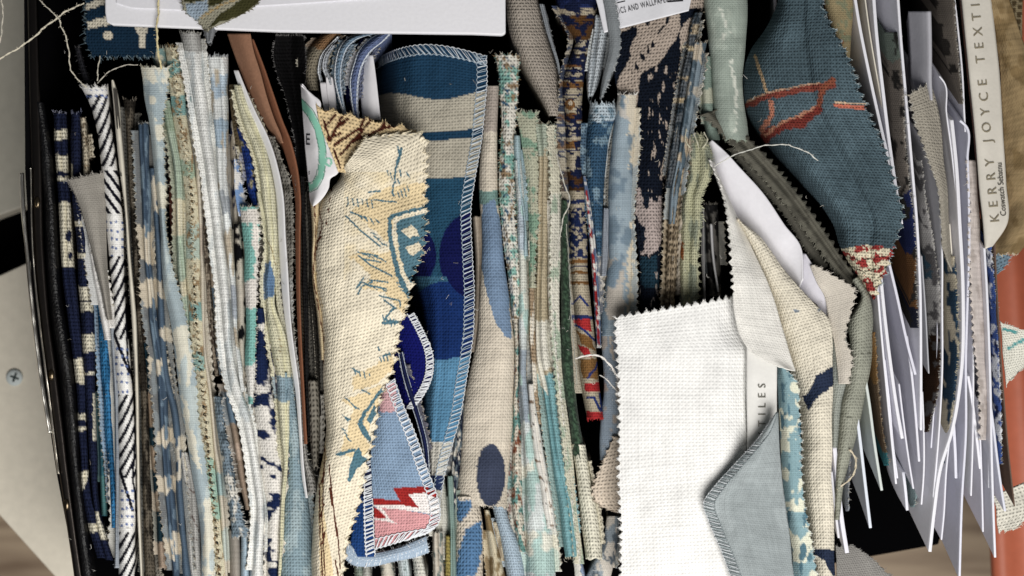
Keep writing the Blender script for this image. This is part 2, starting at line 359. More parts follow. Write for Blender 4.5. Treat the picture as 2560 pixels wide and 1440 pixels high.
def solid(name, pts, z1, z0, color, mat, parent=None, bevel=0, smooth=False):
    """a flat-topped block with outline pts (layout x, y), top at z1, bottom at z0"""
    p = np.array(pts, float); n = len(p); base = world(np.column_stack([p, np.full(n, z1)])); low = base.copy(); low[:, 2] = z0
    V = np.concatenate([base, low]); a = 0.5 * np.sum(base[:, 0] * np.roll(base[:, 1], -1) - np.roll(base[:, 0], -1) * base[:, 1])
    top = list(range(n)); F = [top if a > 0 else top[::-1], [n + k for k in (top[::-1] if a > 0 else top)]]
    for k in range(n):
        k2 = (k + 1) % n; f = [k, n + k, n + k2, k2]; F.append(f if a > 0 else f[::-1])
    o = mesh_obj(name, V, F, np.tile(hexc(color), (2 * n, 1)), mat, parent, None, smooth)
    if bevel:
        b = o.modifiers.new('bevel', 'BEVEL'); b.width = bevel * S; b.segments = 3; b.limit_method = 'ANGLE'
    return o
def lettering(text, org, ux, size, color, parent, z, squeeze=1.0, spacing=1.0, name='lettering', zx=(0, 0)):
    """text laid on a card: org = layout x, y of its start, ux = direction of reading, z its height"""
    cu = bpy.data.curves.new(name, 'FONT'); cu.body = text; cu.size = 1.0; cu.space_character = spacing; cu.resolution_u = 3
    tmp = bpy.data.objects.new(name, cu); COL.objects.link(tmp); bpy.context.view_layer.update()
    me = bpy.data.meshes.new_from_object(tmp.evaluated_get(bpy.context.evaluated_depsgraph_get())); bpy.data.objects.remove(tmp)
    v = np.zeros(len(me.vertices) * 3); me.vertices.foreach_get('co', v); v = v.reshape(-1, 3)
    u = np.array(ux, float); u /= np.linalg.norm(u); n_ = np.array([u[1], -u[0]])      # "up" of the letters in layout axes (y down)
    xy = np.array(org, float) + v[:, :1] * size * squeeze * u + v[:, 1:2] * size * n_
    if isinstance(z, Sheet):                     # lie on the sheet's own surface
        Q = z.P.reshape(-1, 3); zz = np.array([np.average(Q[k, 2], weights=1 / (d[k] + .5)) for d in (np.hypot(Q[:, 0] - a, Q[:, 1] - b) for a, b in xy) for k in [np.argsort(d)[:4]]]) + 3.0
    else: zz = np.full(len(xy), float(z))
    V = world(np.column_stack([xy, zz])); F = [list(p.vertices) for p in me.polygons]
    return mesh_obj(name, V, F, np.tile(hexc(color), (len(V), 1)), surface_mat('ink'), parent, None, False)
# ------------------------------------------------------------------ setting
def floor_mat():
    m, nt, b = nodes_of('wood_floor'); N, Lk = nt.nodes, nt.links
    tc = N.new('ShaderNodeTexCoord'); mp = N.new('ShaderNodeMapping'); mp.inputs['Scale'].default_value = (4, 40, 1); mp.inputs['Rotation'].default_value = (0, 0, .12)
    Lk.new(tc.outputs['Object'], mp.inputs[0]); t = N.new('ShaderNodeTexNoise'); t.inputs['Scale'].default_value = 2.5; t.inputs['Detail'].default_value = 6; Lk.new(mp.outputs[0], t.inputs['Vector'])
    r = N.new('ShaderNodeValToRGB'); r.color_ramp.elements[0].color = (.16, .105, .065, 1); r.color_ramp.elements[1].color = (.50, .39, .27, 1)
    r.color_ramp.elements[0].position = .3; r.color_ramp.elements[1].position = .7
    Lk.new(t.outputs['Fac'], r.inputs[0]); Lk.new(r.outputs[0], b.inputs['Base Color']); b.inputs['Roughness'].default_value = .6
    return m
fl = solid('floor', [(-3000, -3000), (5600, -3000), (5600, 4400), (-3000, 4400)], -1900, -1960, '#8a735a', floor_mat()); tag(fl, None, None, kind='structure')
BOARD, PLAS, PAPER, LEATH = surface_mat('board'), surface_mat('plastic'), surface_mat('paper'), surface_mat('leather')
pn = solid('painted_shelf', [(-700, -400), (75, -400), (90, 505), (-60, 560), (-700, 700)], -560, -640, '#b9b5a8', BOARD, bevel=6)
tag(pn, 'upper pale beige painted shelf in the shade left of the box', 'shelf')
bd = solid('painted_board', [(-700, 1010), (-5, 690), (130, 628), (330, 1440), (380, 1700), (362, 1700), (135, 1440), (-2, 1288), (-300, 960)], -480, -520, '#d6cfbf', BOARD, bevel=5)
tag(bd, 'lower pale beige painted board with a cross-head screw in it', 'board')
def screw(cx, cy, z, r, parent):
    n = 24; V, F = [], []; a = np.linspace(0, 2 * math.pi, n, endpoint=False)
    for rr, zz in ((r, 0), (r, 5), (r * .86, 9), (r * .5, 10.5)):
        V += [(cx + rr * math.cos(t), cy + rr * math.sin(t), z + zz) for t in a]
    for k in range(3):
        for i in range(n): F.append([k*n+i, (k+1)*n+i, (k+1)*n+(i+1) % n, k*n+(i+1) % n])
    c = len(V); V.append((cx, cy, z + 10.5)); F += [[3*n+i, c, 3*n+(i+1) % n] for i in range(n)]
    h_ = mesh_obj('screw', world(np.array(V)), F, np.tile(hexc('#c3cbca'), (len(V), 1)), surface_mat('paper'), parent)
    for ang in (.35, .35 + math.pi / 2):
        d = np.array([math.cos(ang), math.sin(ang)]); e = np.array([-d[1], d[0]]) * 2.2; p = [np.array([cx, cy]) + d * 11 + e, np.array([cx, cy]) + d * 11 - e, np.array([cx, cy]) - d * 11 - e, np.array([cx, cy]) - d * 11 + e]
        solid('cross_slot', [tuple(x) for x in p], z + 12 + ang, z + 9, '#3c4444', PLAS, h_)
screw(36, 944, -480, 21, bd)
bk_ = solid('gap_shade_board', [(-700, 480), (150, 480), (190, 900), (-700, 1100)], -760, -900, '#050505', PLAS)  # added black board, stands in for the deep shade between the boards
tag(bk_, 'black board added as the shade in the gap between the two beige boards', 'shade filler')
# ribbed orange panel at the right
ribs = [(0, -8), (.06, 0), (.12, -6), (.2, -6), (.27, 6), (.34, -6), (.45, -8), (.55, -8), (.62, 4), (.7, -8), (.85, -8), (1, -8)]
op = sheet('ribbed_panel', 'rust orange ribbed metal panel behind the right end of the box', 'panel', [(-300, 2360, 2900), (600, 2430, 2960), (1000, 2455, 2985), (1900, 2500, 3050)],
           '#b5562e', prof=[(s, z * 3) for s, z in ribs], z=-620, drop='', mat=surface_mat('board'), rip=0, wob=0, res=14, thick=20)
# the black box
bx = bpy.data.objects.new('storage_box', None); COL.objects.link(bx); bx.location = (0, 0, -430 * S)
tag(bx, 'black storage box packed with fabric swatches and cards', 'box')
def boxpart(o):
    o.parent = bx; o.matrix_parent_inverse = bx.matrix_basis.inverted(); return o
import mathutils
bx_inv = mathutils.Matrix.Translation((0, 0, 430 * S))
def boxpart(o): o.parent = bx; o.matrix_parent_inverse = bx_inv; return o
BLK = '#030304'
boxpart(solid('base', [(110, -200), (2420, -200), (2470, 1000), (2345, 1361), (2172, 1392), (1800, 1462), (250, 1640)], -420, -450, BLK, PLAS))
boxpart(solid('side_wall', [(58, -200), (62, 430), (84, 800), (140, 1180), (205, 1520), (226, 1520), (160, 1180), (108, 800), (84, 430), (80, -200)], -28, -430, '#0b0b0d', PLAS, bevel=3))
boxpart(solid('back_wall', [(58, -200), (80, -240), (2440, -240), (2440, -200)], -60, -430, '#0b0b0d', PLAS))
tr = boxpart(sheet('metal_band', None, None, [(-120, 66, 92), (430, 78, 106), (640, 84, 112), (800, 98, 125), (960, 118, 146), (1100, 136, 163), (1250, 158, 180), (1520, 196, 218)],
     '#4a4440', prof=[(0, -6), (.15, 0), (.5, 1), (.85, 0), (1, -6)], z=-14, depth=60, mat=surface_mat('chrome'), rip=.4, wob=.5, thick=2).o)
tr['label'] = 'dark gunmetal band along the box edge'
chm = sheet('chrome_edge', None, None, [(432, 47, 62), (520, 50, 65), (640, 62, 75), (800, 76, 92), (960, 97, 113), (1083, 118, 134)], '#d8d5cd', arch=1.0, z=-6, depth=50, mat=surface_mat('chrome'), rip=.2, wob=.3, thick=2)
boxpart(chm.o)['label'] = 'bright polished chrome edging on the left'
c2 = sheet('chrome_edge', None, None, [(420, 73, 80), (640, 79, 86), (800, 94, 102), (960, 114, 122), (1100, 131, 140), (1185, 142, 150)], '#e6dfd0', arch=1.0, z=-2, depth=40, mat=surface_mat('chrome'), rip=.2, wob=.3, thick=2)
boxpart(c2.o)
for cx, cy in ((93, 506), (128, 937), (166, 1262)):
    n = 18; a = np.linspace(0, 2 * math.pi, n, endpoint=False); V, F = [], []
    for k, (rr, zz) in enumerate(((1, 0), (.9, 3), (.55, 5.5), (.1, 6.5))): V += [(cx + 8 * rr * math.cos(t), cy + 15 * rr * math.sin(t), -13 + zz) for t in a]
    for k in range(3):
        for i in range(n): F.append([k*n+i, (k+1)*n+i, (k+1)*n+(i+1) % n, k*n+(i+1) % n])
    boxpart(mesh_obj('rivet', world(np.array(V)), F, np.tile(hexc('#6e6250'), (len(V), 1)), surface_mat('chrome')))
# ------------------------------------------------------------------ swatches, left part
G = 'fabric swatches packed in the box'
FINE, MID, COARSE = weave(5.2, .45, .22), weave(7.6, .6, .30), weave(9.2, .8, .26, slub=.34)
CHECK = weave(7, .5, .42, slub=.35); TWILL = weave(5, .35, .22, True); NET = weave(6.5, .5, .75)
def sw(label, rows, paint, name='fabric_swatch', **k):
    k.setdefault('group', G); k.setdefault('mat', MID); return sheet(name, label, 'fabric swatch', rows, paint, **k)
def card(label, rows, paint='#dfe0e6', name='sample_card', **k):
    k.setdefault('group', 'cards among the swatches'); k.setdefault('mat', PAPER); k.setdefault('rip', .6); k.setdefault('wob', .4); k.setdefault('thick', 4)
    return sheet(name, label, 'card', rows, paint, **k)
NAVY, CREAM = '#27304f', '#d8d2bd'
sw('black grained leather strip next to the metal box edge', [(255, 84, 112), (400, 98, 132), (480, 106, 138), (700, 116, 152), (960, 150, 188), (1200, 174, 206), (1460, 200, 240)], '#0c0c0f', name='leather_swatch', mat=LEATH, z=-8, rip=3)
sw('narrow navy and cream block-print swatch nearest the leather strip', [(282, 130, 168), (400, 138, 172), (480, 143, 176), (640, 150, 185), (800, 168, 201), (960, 188, 214), (1120, 197, 221), (1280, 212, 240), (1395, 242, 284)],
   Paint(NAVY).bands((325, 350, CREAM), (388, 428, CREAM), (440, 450, CREAM), (505, 668, CREAM), (898, 958, CREAM), (1034, 1051, CREAM), (1066, 1079, CREAM), (1310, 1332, CREAM)).dots('#27304f', (171, 590, 8, 15), (176, 640, 6, 10)).poly(CREAM, [(195, 1178), (221, 1178), (219, 1200), (205, 1232), (200, 1232)]),
   mat=COARSE, z=-4, zig='t', fray='T', frayc='#9a9cae', under=False)
sw('second navy and cream block-print swatch, with large square blocks', [(281, 175, 206), (400, 177, 206), (480, 178, 206), (600, 190, 222), (700, 195, 232), (800, 200, 239), (960, 208, 239), (1100, 219, 244), (1280, 234, 252), (1400, 264, 286)],
   Paint(NAVY).bands((553, 567, CREAM), (633, 648, CREAM), (715, 778, CREAM), (835, 881, CREAM), (930, 937, CREAM)).bands((752, 756, NAVY), jag=1).poly(CREAM, [(232, 985), (245, 985), (245, 1100), (232, 1100)], [(232, 1280), (246, 1280), (268, 1350), (252, 1350)], [(172, 405), (184, 410), (182, 452), (174, 440)]),
   mat=COARSE, z=0, zig='t', fray='T', frayc='#8c90a8', under=False)
sw('bright blue fold tucked between navy prints and rope print', [(740, 238, 262), (800, 243, 270), (880, 247, 276), (960, 254, 281), (1060, 258, 284), (1200, 270, 290), (1320, 276, 296)], Paint('#2f86b8').blob('#1f6a94', 10, 60, .55), z=-16, mat=COARSE)
sw('small teal scrap deep beside the bright blue fold', [(930, 240, 254), (1100, 246, 262), (1290, 250, 270)], Paint('#3f7c8c').bands((1190, 1290, '#5c8f90')), z=-50, mat=FINE)
sw('beige corded edge strip left of the rope print', [(292, 200, 214), (340, 204, 220), (410, 207, 226), (470, 206, 228)], Paint('#cabfa8').blob('#8f7f68', 5, 7, .6), z=8, mat=COARSE, rip=5, fray='LR', frayc='#cdc3ae', frayl=7)
sw('small grey linen flap with fuzzy cut top beside the rope print', [(168, 452, 262, 428), (182, 478, 264, 470), (200, 520, 265, 520), (216, 570, 266, 570), (232, 640, 268, 640), (252, 720, 274, 720), (268, 800, 281, 800)], '#aaa59c', prof=[(0, -4), (.15, 6), (.6, 4), (1, -22)], z=22, drop='R', mat=FINE, zig='tl', zamp=9, fray='TL', frayc='#bdb8b0', frayl=11, frayd=1.6)
sw('white frayed selvedge running down the grey flap', [(505, 204, 212), (560, 212, 222), (640, 224, 236), (720, 238, 256), (800, 252, 272), (850, 262, 280)], '#e4e2df', z=14, mat=FINE, rip=5, fray='LR', frayc='#ecebe8', frayl=8)
def rope(x, y):
    # twisted rope: runs of curved diagonal bars with plain dotted gaps between
    xc = np.interp(y, [215, 300, 400, 480, 640, 800, 960, 1100, 1440], [248, 258, 271, 278, 292, 299, 311, 318, 316]); u = (x - xc) / 26.0
    on = ((y > 236) & (y < 415)) | ((y > 425) & (y < 540) & (y < 535)) | ((y > 640) & (y < 850)) | ((y > 985) & (y < 1195)) | (y > 1330)
    up = ((y > 425) & (y < 540)); ph = np.where(up, (y - 40 * u) / 36.0, (y + 48 * u + 9 * u * u) / 38.0) % 1
    bar = (ph < .43) & on
    edge = (np.abs(u - np.interp(y, [640, 860, 900, 985, 1200, 1230, 1330], [.9, .55, .5, 1.0, .55, .8, 1.0])) < .09) & (y > 640)
    leafl = (np.abs(u + .7 - ((y - 830) % 345) / 80.0) < .16) & ((y % 345) > 140) & ((y % 345) < 245) & (y > 800)
    return bar | edge | leafl
def ropedots(x, y):
    gap = ((y > 225) & (y < 262)) | ((y > 545) & (y < 640)) | ((y > 900) & (y < 985)) | ((y > 1225) & (y < 1330)) | ((y > 860) & (y < 900))
    gx, gy = x / 13.0, y / 21.0; cx, cy = np.floor(gx), np.floor(gy); r1 = vnoise(cx * 3.7, cy * 5.1, 5); r2 = vnoise(cx * 4.9, cy * 2.3, 6)
    return gap & (np.hypot((gx - cx - .3 - .4 * r1) * 13, (gy - cy - .3 - .4 * r2) * 21) < 3.6)
sw('white swatch printed with navy twisted rope and small blue dots', [(216, 200, 272), (260, 222, 276), (320, 240, 280), (400, 250, 292), (480, 257, 301), (560, 263, 308), (640, 272, 312), (720, 278, 313), (800, 280, 318), (900, 285, 328), (960, 292, 331), (1100, 295, 340), (1280, 295, 341), (1460, 295, 336)],
   Paint('#f0efec').fn('#191b2e', rope).fn('#6d83b6', ropedots), res=3.2, z=12, mat=FINE, arch=.6, zig='T', under=False, zamp=14, zper=22, fray='T', frayc='#e8e6e2', rip=3)
sw('greyish blue frayed edge under the rope print', [(800, 274, 290), (900, 278, 294), (1000, 284, 300), (1130, 286, 300), (1250, 286, 299), (1420, 284, 299)], '#a9b0b8', z=-6, mat=FINE, rip=4, fray='L', frayc='#c4c8cc')
h = card('thin folded cream card with a narrow looped top beside the rope print', [(200, 276, 286), (240, 280, 297), (330, 288, 305), (420, 297, 313), (520, 310, 319), (640, 317, 328), (800, 328, 342), (960, 336, 347), (1100, 339, 349), (1280, 342, 352), (1460, 350, 358)], '#ded6c2', z=6, arch=.5)
card('dark grey strip standing in for the shade inside the looped card', [(222, 282, 292), (330, 291, 302), (440, 301, 309)], '#4a4640', z=9, arch=.3, depth=40)  # dark strip laid on the loop, its colour imitates the shaded gap
sw('dim olive brown swatch sunk right of the looped card', [(248, 306, 342), (300, 312, 336), (480, 320, 342), (640, 330, 350), (800, 340, 362), (960, 348, 372), (1200, 356, 378), (1460, 360, 392)], Paint('#6f675a').blob('#3a352e', 14, 50, .5, 3), z=-34, mat=COARSE, zig='t', fray='T', frayc='#8b8378')
sw('dark teal and tan patch print deep behind slate strips', [(560, 340, 362), (700, 346, 366), (800, 350, 372), (960, 366, 394), (1100, 374, 402), (1280, 388, 418), (1420, 396, 428)], Paint('#234654').bands((560, 690, '#5c4d42'), (780, 860, '#4e4238'), (985, 1070, '#a8937c'), (1120, 1180, '#ab9781'), (1225, 1275, '#ac9a86'), (1350, 1420, '#b09d8a'), jag=9), z=-26, mat=FINE, fray='B', frayc='#b8aa9a')
SL, SC = '#54697e', '#d6cdbb'
sw('slate blue and cream patch strip, left of a twin pair', [(308, 343, 373), (400, 348, 376), (480, 351, 379), (640, 360, 380), (800, 372, 396), (960, 390, 419), (1100, 400, 426), (1280, 415, 441), (1460, 432, 454)], Paint(SL).bands((560, 650, SC), (700, 770, SC), (890, 940, SC), (1070, 1110, SC), (1190, 1230, SC), (1330, 1400, SC), jag=12).blob('#7d93a4', 10, 40, .6, 4), z=-4, mat=FINE, zig='t', fray='T', frayc='#b9b9b4')
sw('slate blue and cream patch strip, right of a twin pair', [(420, 370, 392), (480, 376, 396), (640, 386, 406), (800, 393, 414), (960, 408, 430), (1020, 424, 446), (1100, 432, 455), (1250, 440, 460), (1460, 458, 482)], Paint('#5f7488').bands((440, 530, SC), (700, 745, '#c8bfae'), (820, 850, SC), (1090, 1200, '#d4cdbd'), jag=12).blob('#5f7488', 8, 30, .56, 6), z=-8, mat=FINE)
sw('grey sheer swatch with brown line drawing near lower left', [(1130, 452, 470), (1200, 456, 492), (1300, 462, 500), (1380, 468, 505), (1460, 476, 512)], Paint('#b9b8b4').line('#7a6660', 3, [(455, 1200), (480, 1230), (500, 1232)], [(458, 1250), (480, 1290), (498, 1330)], [(470, 1330), (490, 1350)]), z=-24, mat=NET, arch=.5)
PB, PC = '#b0c0c6', '#e2dfce'
sw('pale blue and cream swatch with wavy pinked right edge', [(166, 350, 424), (200, 356, 422), (250, 362, 416), (300, 372, 408), (400, 382, 413), (480, 390, 415), (560, 399, 414), (640, 402, 426), (720, 410, 447), (800, 426, 467), (880, 436, 481), (960, 446, 492), (1040, 456, 496), (1120, 470, 511), (1200, 482, 521), (1280, 496, 531), (1460, 506, 540)],
   Paint(PB).bands((160, 205, PC), (310, 350, PC), (460, 520, PC), jag=8).dots(PC, (381, 250, 9, 11), (388, 300, 5, 5)).poly(PC, [(430, 820), (470, 810), (482, 900), (470, 1000), (490, 1090), (505, 1190), (470, 1120), (452, 980)], [(505, 1250), (540, 1230), (540, 1440), (505, 1440), (512, 1330)], jag=5).blob('#c4d0d0', 20, 60, .62, 8), prof=[(0, -16), (.25, 0), (.7, 2), (1, -6)], z=8, mat=FINE, zig='RT', zamp=9, fray='RT', frayc='#cfc9b4', depth=250)
sw('rust brown sliver deep between pale pinked swatches', [(380, 416, 434), (480, 420, 438), (600, 424, 440), (720, 430, 446)], '#6e4032', z=-46, mat=FINE)
sw('teal printed scrap with fuzzy top above the sage strip', [(118, 368, 418), (160, 384, 424), (230, 398, 430)], Paint('#8fb0ae').blob('#d8d4bf', 16, 16, .5, 9), z=-14, mat=FINE, zig='t', fray='TL', frayc='#b8b6a6')
sw('narrow sage and cream banded strip with soft folds', [(250, 402, 428), (330, 416, 442), (400, 430, 455), (480, 437, 460), (560, 438, 461), (640, 440, 463), (760, 450, 471), (880, 458, 478), (960, 466, 484)], Paint('#b3c2b0').bands((270, 330, '#9fb09a'), (500, 590, '#dcd6bd'), (700, 745, '#d9d2b8'), (800, 900, '#a9bfb0'), jag=8), z=-2, mat=CHECK)
TQ, TN = '#8fb8b4', '#d9d2b6'
for k, (dx, lab) in enumerate(((0, 'cream and turquoise print with pinked edge, left leaf of a pair'), (17, 'cream and turquoise print with pinked edge, right leaf of a pair'))):
    sw(lab, [(116 + 6*k, 413 + dx, 440 + dx), (200, 423 + dx, 442 + dx), (300, 432 + dx, 452 + dx), (400, 450 + dx, 468 + dx), (480, 462 + dx, 476 + dx), (640, 466 + dx, 482 + dx), (800, 473 + dx, 488 + dx), (960, 489 + dx, 503 + dx), (1100, 502 + dx, 515 + dx), (1280, 520 + dx, 532 + dx), (1460, 536 + dx, 548 + dx)],
       Paint(TN).bands((150, 190, TQ), (240, 290, TQ), (400, 440, '#a9bca6'), (560, 640, '#b8c7bb'), (760, 800, TQ), (880, 930, '#9fc0b8'), (1150, 1300, '#a9c9b8'), jag=10).blob('#a98f6a', 7, 14, .66, 10 + k), prof='R' if k == 0 else 'L', z=4 - k, drop='L' if k == 0 else 'R', arch=.9, mat=FINE, zig='RT' if k == 0 else 'LT', zamp=14, zper=19, fray='RT' if k == 0 else 'LT', frayc=['#d9d0b4', '#a8906c'])
sw('beige pinstripe strip right of the pinked turquoise pair', [(240, 466, 482), (400, 486, 500), (560, 494, 508), (720, 500, 512), (880, 506, 519), (960, 516, 528), (1100, 530, 544), (1250, 546, 560), (1460, 558, 572)], Paint('#d5ccba').bands((232, 300, '#93a6a6'), (560, 640, '#cdbfae'), (1180, 1240, '#a9c0c0'), (1320, 1400, '#c6d0c8'), jag=6), z=-3, mat=FINE, zig='t')
sw('fuzzy brown edged sliver left of the long white roll', [(520, 506, 520), (620, 510, 524), (720, 514, 530), (840, 522, 538), (940, 534, 552)], Paint('#a39786').blob('#5f5348', 7, 20, .55, 12), z=-16, mat=COARSE, rip=5, fray='LR', frayc='#b9ad9c')
sw('blue-grey striped strip shadowed beside the long white roll', [(320, 486, 500), (430, 496, 508), (560, 512, 526), (700, 524, 540), (820, 538, 552), (900, 548, 562), (960, 556, 572)], Paint('#7d93a6').bands((320, 430, '#5f88a0'), (470, 560, '#c9b9a6'), (640, 720, '#c4b4a0'), (830, 860, '#8f3a34'), jag=6), z=-14, mat=FINE)
sw('slate blue swatch with shaggy torn edge, lower left', [(990, 532, 556), (1060, 540, 562), (1140, 552, 578), (1220, 562, 592), (1290, 574, 608), (1342, 578, 624)], Paint('#8496a3').blob('#d0cdc4', 12, 30, .58, 14).blob('#5b6a74', 9, 22, .62, 15), prof=[(0, -10), (.3, 2), (1, -4)], z=4, mat=COARSE, zig='RB', zamp=8, fray='RB', frayc='#cfcdc6', frayl=11, rip=5)
sw('brown and blue thin strip ending above the pale corduroy', [(940, 554, 572), (1020, 566, 586), (1100, 580, 600), (1200, 596, 616), (1275, 612, 630)], Paint('#a28f7c').bands((980, 1060, '#6f8698'), (1110, 1150, '#c0ab98'), jag=6), z=-2, mat=FINE)
sw('grey corduroy scrap at the bottom edge, left of a blue strip', [(1325, 566, 600), (1400, 572, 604), (1470, 574, 606)], '#a7a096', z=-10, mat=TWILL)
sw('pale sky blue strip at the bottom edge beside grey corduroy', [(1330, 600, 622), (1400, 602, 624), (1470, 602, 626)], '#b3c8d6', z=-6, mat=FINE)
sw('long white linen roll winding from upper left to bottom', [(82, 447, 502), (160, 463, 509), (240, 478, 519), (320, 490, 526), (400, 505, 537), (480, 515, 547), (560, 527, 556), (640, 535, 566), (720, 545, 571), (800, 552, 578), (880, 559, 583), (960, 571, 602), (1040, 597, 628), (1120, 617, 642), (1200, 631, 656), (1280, 638, 663), (1360, 634, 661), (1460, 624, 658)], Paint('#e8e9e6').blob('#cfd5d6', 16, 80, .6, 16).bands((80, 130, '#b9b9b6'), jag=10), z=14, mat=CHECK, rip=4, zig='t', zamp=12, fray='T', frayc='#c9c7c0')
sw('pale blue checked roll right of the long white roll', [(140, 511, 571), (240, 523, 573), (320, 530, 573), (400, 540, 572), (480, 546, 574), (560, 556, 579), (640, 566, 585), (720, 576, 592), (800, 580, 594), (900, 590, 604), (980, 602, 614)], Paint('#dde0df').bands((190, 240, '#b7c8d6'), (300, 370, '#a9bccb'), (480, 540, '#b0b6bb'), (720, 800, '#b5bcc4'), jag=12).blob('#c4b9a6', 14, 60, .6, 17), z=6, mat=CHECK, zig='T', zamp=10, fray='T', frayc='#c5cbd0')
# ------------------------------------------------------------------ top of the box
tc_ = solid('white_card', [(262, -400), (262, 30), (266, 55), (280, 62), (700, 79), (1180, 85), (1256, 88), (1264, 82), (1262, -400)], 62, 42, '#e9e9ee', PAPER, bevel=4)
tag(tc_, 'large flat white card lying across the top of the swatches', 'card')
ip = solid('raised_border', [(286, -380), (290, 8), (330, 20), (470, 26), (700, 12), (1000, -8), (1240, -20), (1240, -380)], 66, 62.5, '#e2e2e8', PAPER, tc_, bevel=2)
NVY = '#163a52'
sw('dark teal swatch with white dots and stripes under the white card', [(-60, 212, 400), (20, 214, 400), (60, 214, 396), (110, 216, 392), (142, 232, 388)], Paint(NVY).poly('#cfc8b6', [(212, 10), (270, -8), (270, 8), (214, 26)], [(216, 54), (272, 40), (275, 62), (222, 72)], [(336, 68), (370, 66), (362, 120), (350, 118), (345, 90)]).dots('#d6cdb8', (270, 88, 12, 11)), prof=[(0, -4), (.2, 4), (1, -4)], z=6, drop='', mat=MID, zig='LB', zamp=8, fray='LB', frayc='#6d7f88', frayl=12, frayd=1.6, res=4)
lf = sw('olive green and blue leaf print scrap lying on the white card', [(440, -30, 660, -30), (452, 0, 655, -6), (462, 30, 630, 22), (492, 52, 590, 44), (512, 76, 540, 66)], Paint('#a3a08c').poly('#4b4a26', [(520, 70), (545, 40), (600, 0), (660, -30), (655, 0), (600, 40), (550, 55)], [(440, -30), (520, -30), (500, 5), (460, 5)], [(525, -10), (575, -30), (620, -30), (560, 5), (520, 20)]).poly('#9fb0bf', [(465, 10), (520, 0), (520, 20), (490, 55), (468, 40)]).line('#b59a63', 4, [(500, 45), (560, 10), (640, -20)]), prof=[(0, 0), (.5, 10), (1, 2)], z=78, drop='', mat=MID, zig='LRB', zamp=9, zper=14, fray='LRB', frayc='#6b6650', res=4)
sw('grey fuzzy scrap standing under the leaf print scrap', [(60, 505, 545), (90, 512, 538), (104, 516, 532)], '#8f9296', z=74, drop='', depth=40, mat=FINE, zig='B', fray='LRB', frayc='#a9abae')
for k, (lab, pts, r, c) in enumerate([
    ('pale thread arching from the dark top left corner to the left edge', [(-10, 152, 40), (25, 132, 50), (75, 100, 60), (130, 55, 60), (185, 18, 50), (210, 8, 30)], 2.6, '#d6cfbc'),
    ('thin thread hanging down onto the rope print', [(92, -8, 60), (122, 22, 62), (142, 40, 62), (155, 70, 55), (170, 115, 45), (176, 165, 38), (195, 200, 30), (220, 220, 22)], 2.0, '#d2ccbc'),
    ('yellowish thread hanging straight from the white card edge', [(398, -10, 84), (396, 30, 76), (392, 70, 74), (394, 110, 60), (400, 150, 40), (404, 172, 16)], 3.0, '#cfc39a'),
    ('fine curved thread above the rope print', [(244, 208, 10), (262, 188, 14), (290, 170, 16), (318, 162, 14), (345, 162, 8)], 1.6, '#bdb8ac'),
    ('short upright thread below the dark teal swatch', [(250, 140, 10), (246, 165, 14), (243, 205, 12)], 1.8, '#c9c4b6'),
    ('thread hanging at the far left edge', [(4, -8, -30), (6, 40, -30), (4, 80, -30), (-6, 120, -30)], 2.2, '#d8d2c4')]):
    thread(lab, pts, c, r)
sw('dark frayed wisp in the black top left corner', [(118, 186, 200), (160, 196, 212), (215, 214, 232)], '#3a3a40', z=-30, mat=COARSE, fray='LRT', frayc='#5c5a5c', frayl=12)
# ------------------------------------------------------------------ strips 575..800
sw('navy and cream print shadowed right of the pale check roll', [(300, 574, 592), (420, 576, 596), (540, 580, 598), (620, 584, 606)], Paint('#b9b0a0').blob('#26345c', 12, 40, .48, 18), z=-32, mat=FINE)
sw('olive brown weave patch behind the royal blue swatch', [(210, 572, 600), (260, 575, 606), (320, 582, 612), (380, 590, 622)], '#6b5e45', z=-34, mat=COARSE, prof=[(0, 0), (.5, 2), (1, -10)])
sw('royal blue and khaki swatch tucked under the pale yellow strip', [(318, 590, 612), (370, 600, 632), (430, 612, 640), (480, 618, 645), (512, 628, 648)], Paint('#1d3f86').blob('#a79f7c', 16, 34, .62, 19).blob('#2d5aa8', 8, 12, .6, 20), z=-12, mat=COARSE)
sw('light blue scrap with scalloped white edge above the aqua strip', [(398, 584, 592), (440, 586, 604), (490, 590, 612), (540, 598, 622)], Paint('#86a9d8').blob('#e6e4e0', 12, 16, .5, 21), prof='L', drop='L', z=-8, mat=FINE, zig='R', fray='RT', frayc='#d9d9dc')
sw('white and black mottled strip left of the aqua swatch', [(560, 582, 602), (640, 584, 612), (720, 586, 616), (820, 590, 616), (940, 594, 618), (1020, 600, 622)], Paint('#c9c2b4').blob('#17181f', 14, 34, .56, 22), z=-16, mat=FINE, rip=4)
sw('aqua swatch with white scalloped print and pinked edge', [(516, 599, 644), (560, 602, 648), (640, 610, 646), (720, 613, 643), (800, 614, 642), (880, 613, 641), (960, 616, 637), (1010, 620, 634)], Paint('#86c2ba').bands((524, 560, '#e2dcd4'), (700, 772, '#e4dfd8'), (915, 990, '#e2e0da'), jag=10).poly('#e8e2da', [(632, 560), (650, 560), (650, 700), (634, 690), (640, 640), (630, 620)], jag=5), prof=[(0, -14), (.3, 2), (.75, 3), (1, -3)], z=10, drop='L', mat=MID, zig='RT', zamp=8, fray='RT', frayc='#dcd6cc')
sw('black and white mottled sliver right of the aqua swatch', [(560, 640, 660), (660, 640, 664), (760, 638, 660), (850, 636, 660)], Paint('#8b867c').blob('#14151a', 16, 28, .5, 23), z=-22, mat=FINE, rip=4)
sw('white roll with large navy blotches', [(770, 636, 662), (830, 636, 666), (900, 628, 674), (960, 624, 684), (1040, 635, 700), (1120, 638, 713), (1200, 650, 716), (1280, 665, 711), (1360, 666, 702), (1460, 668, 697)],
   Paint('#e4e0d9').blob('#20345f', 32, 27, .52, 27, .02), z=8, mat=MID, arch=.65, res=3.5, rip=4)
YW = '#d6d3b6'
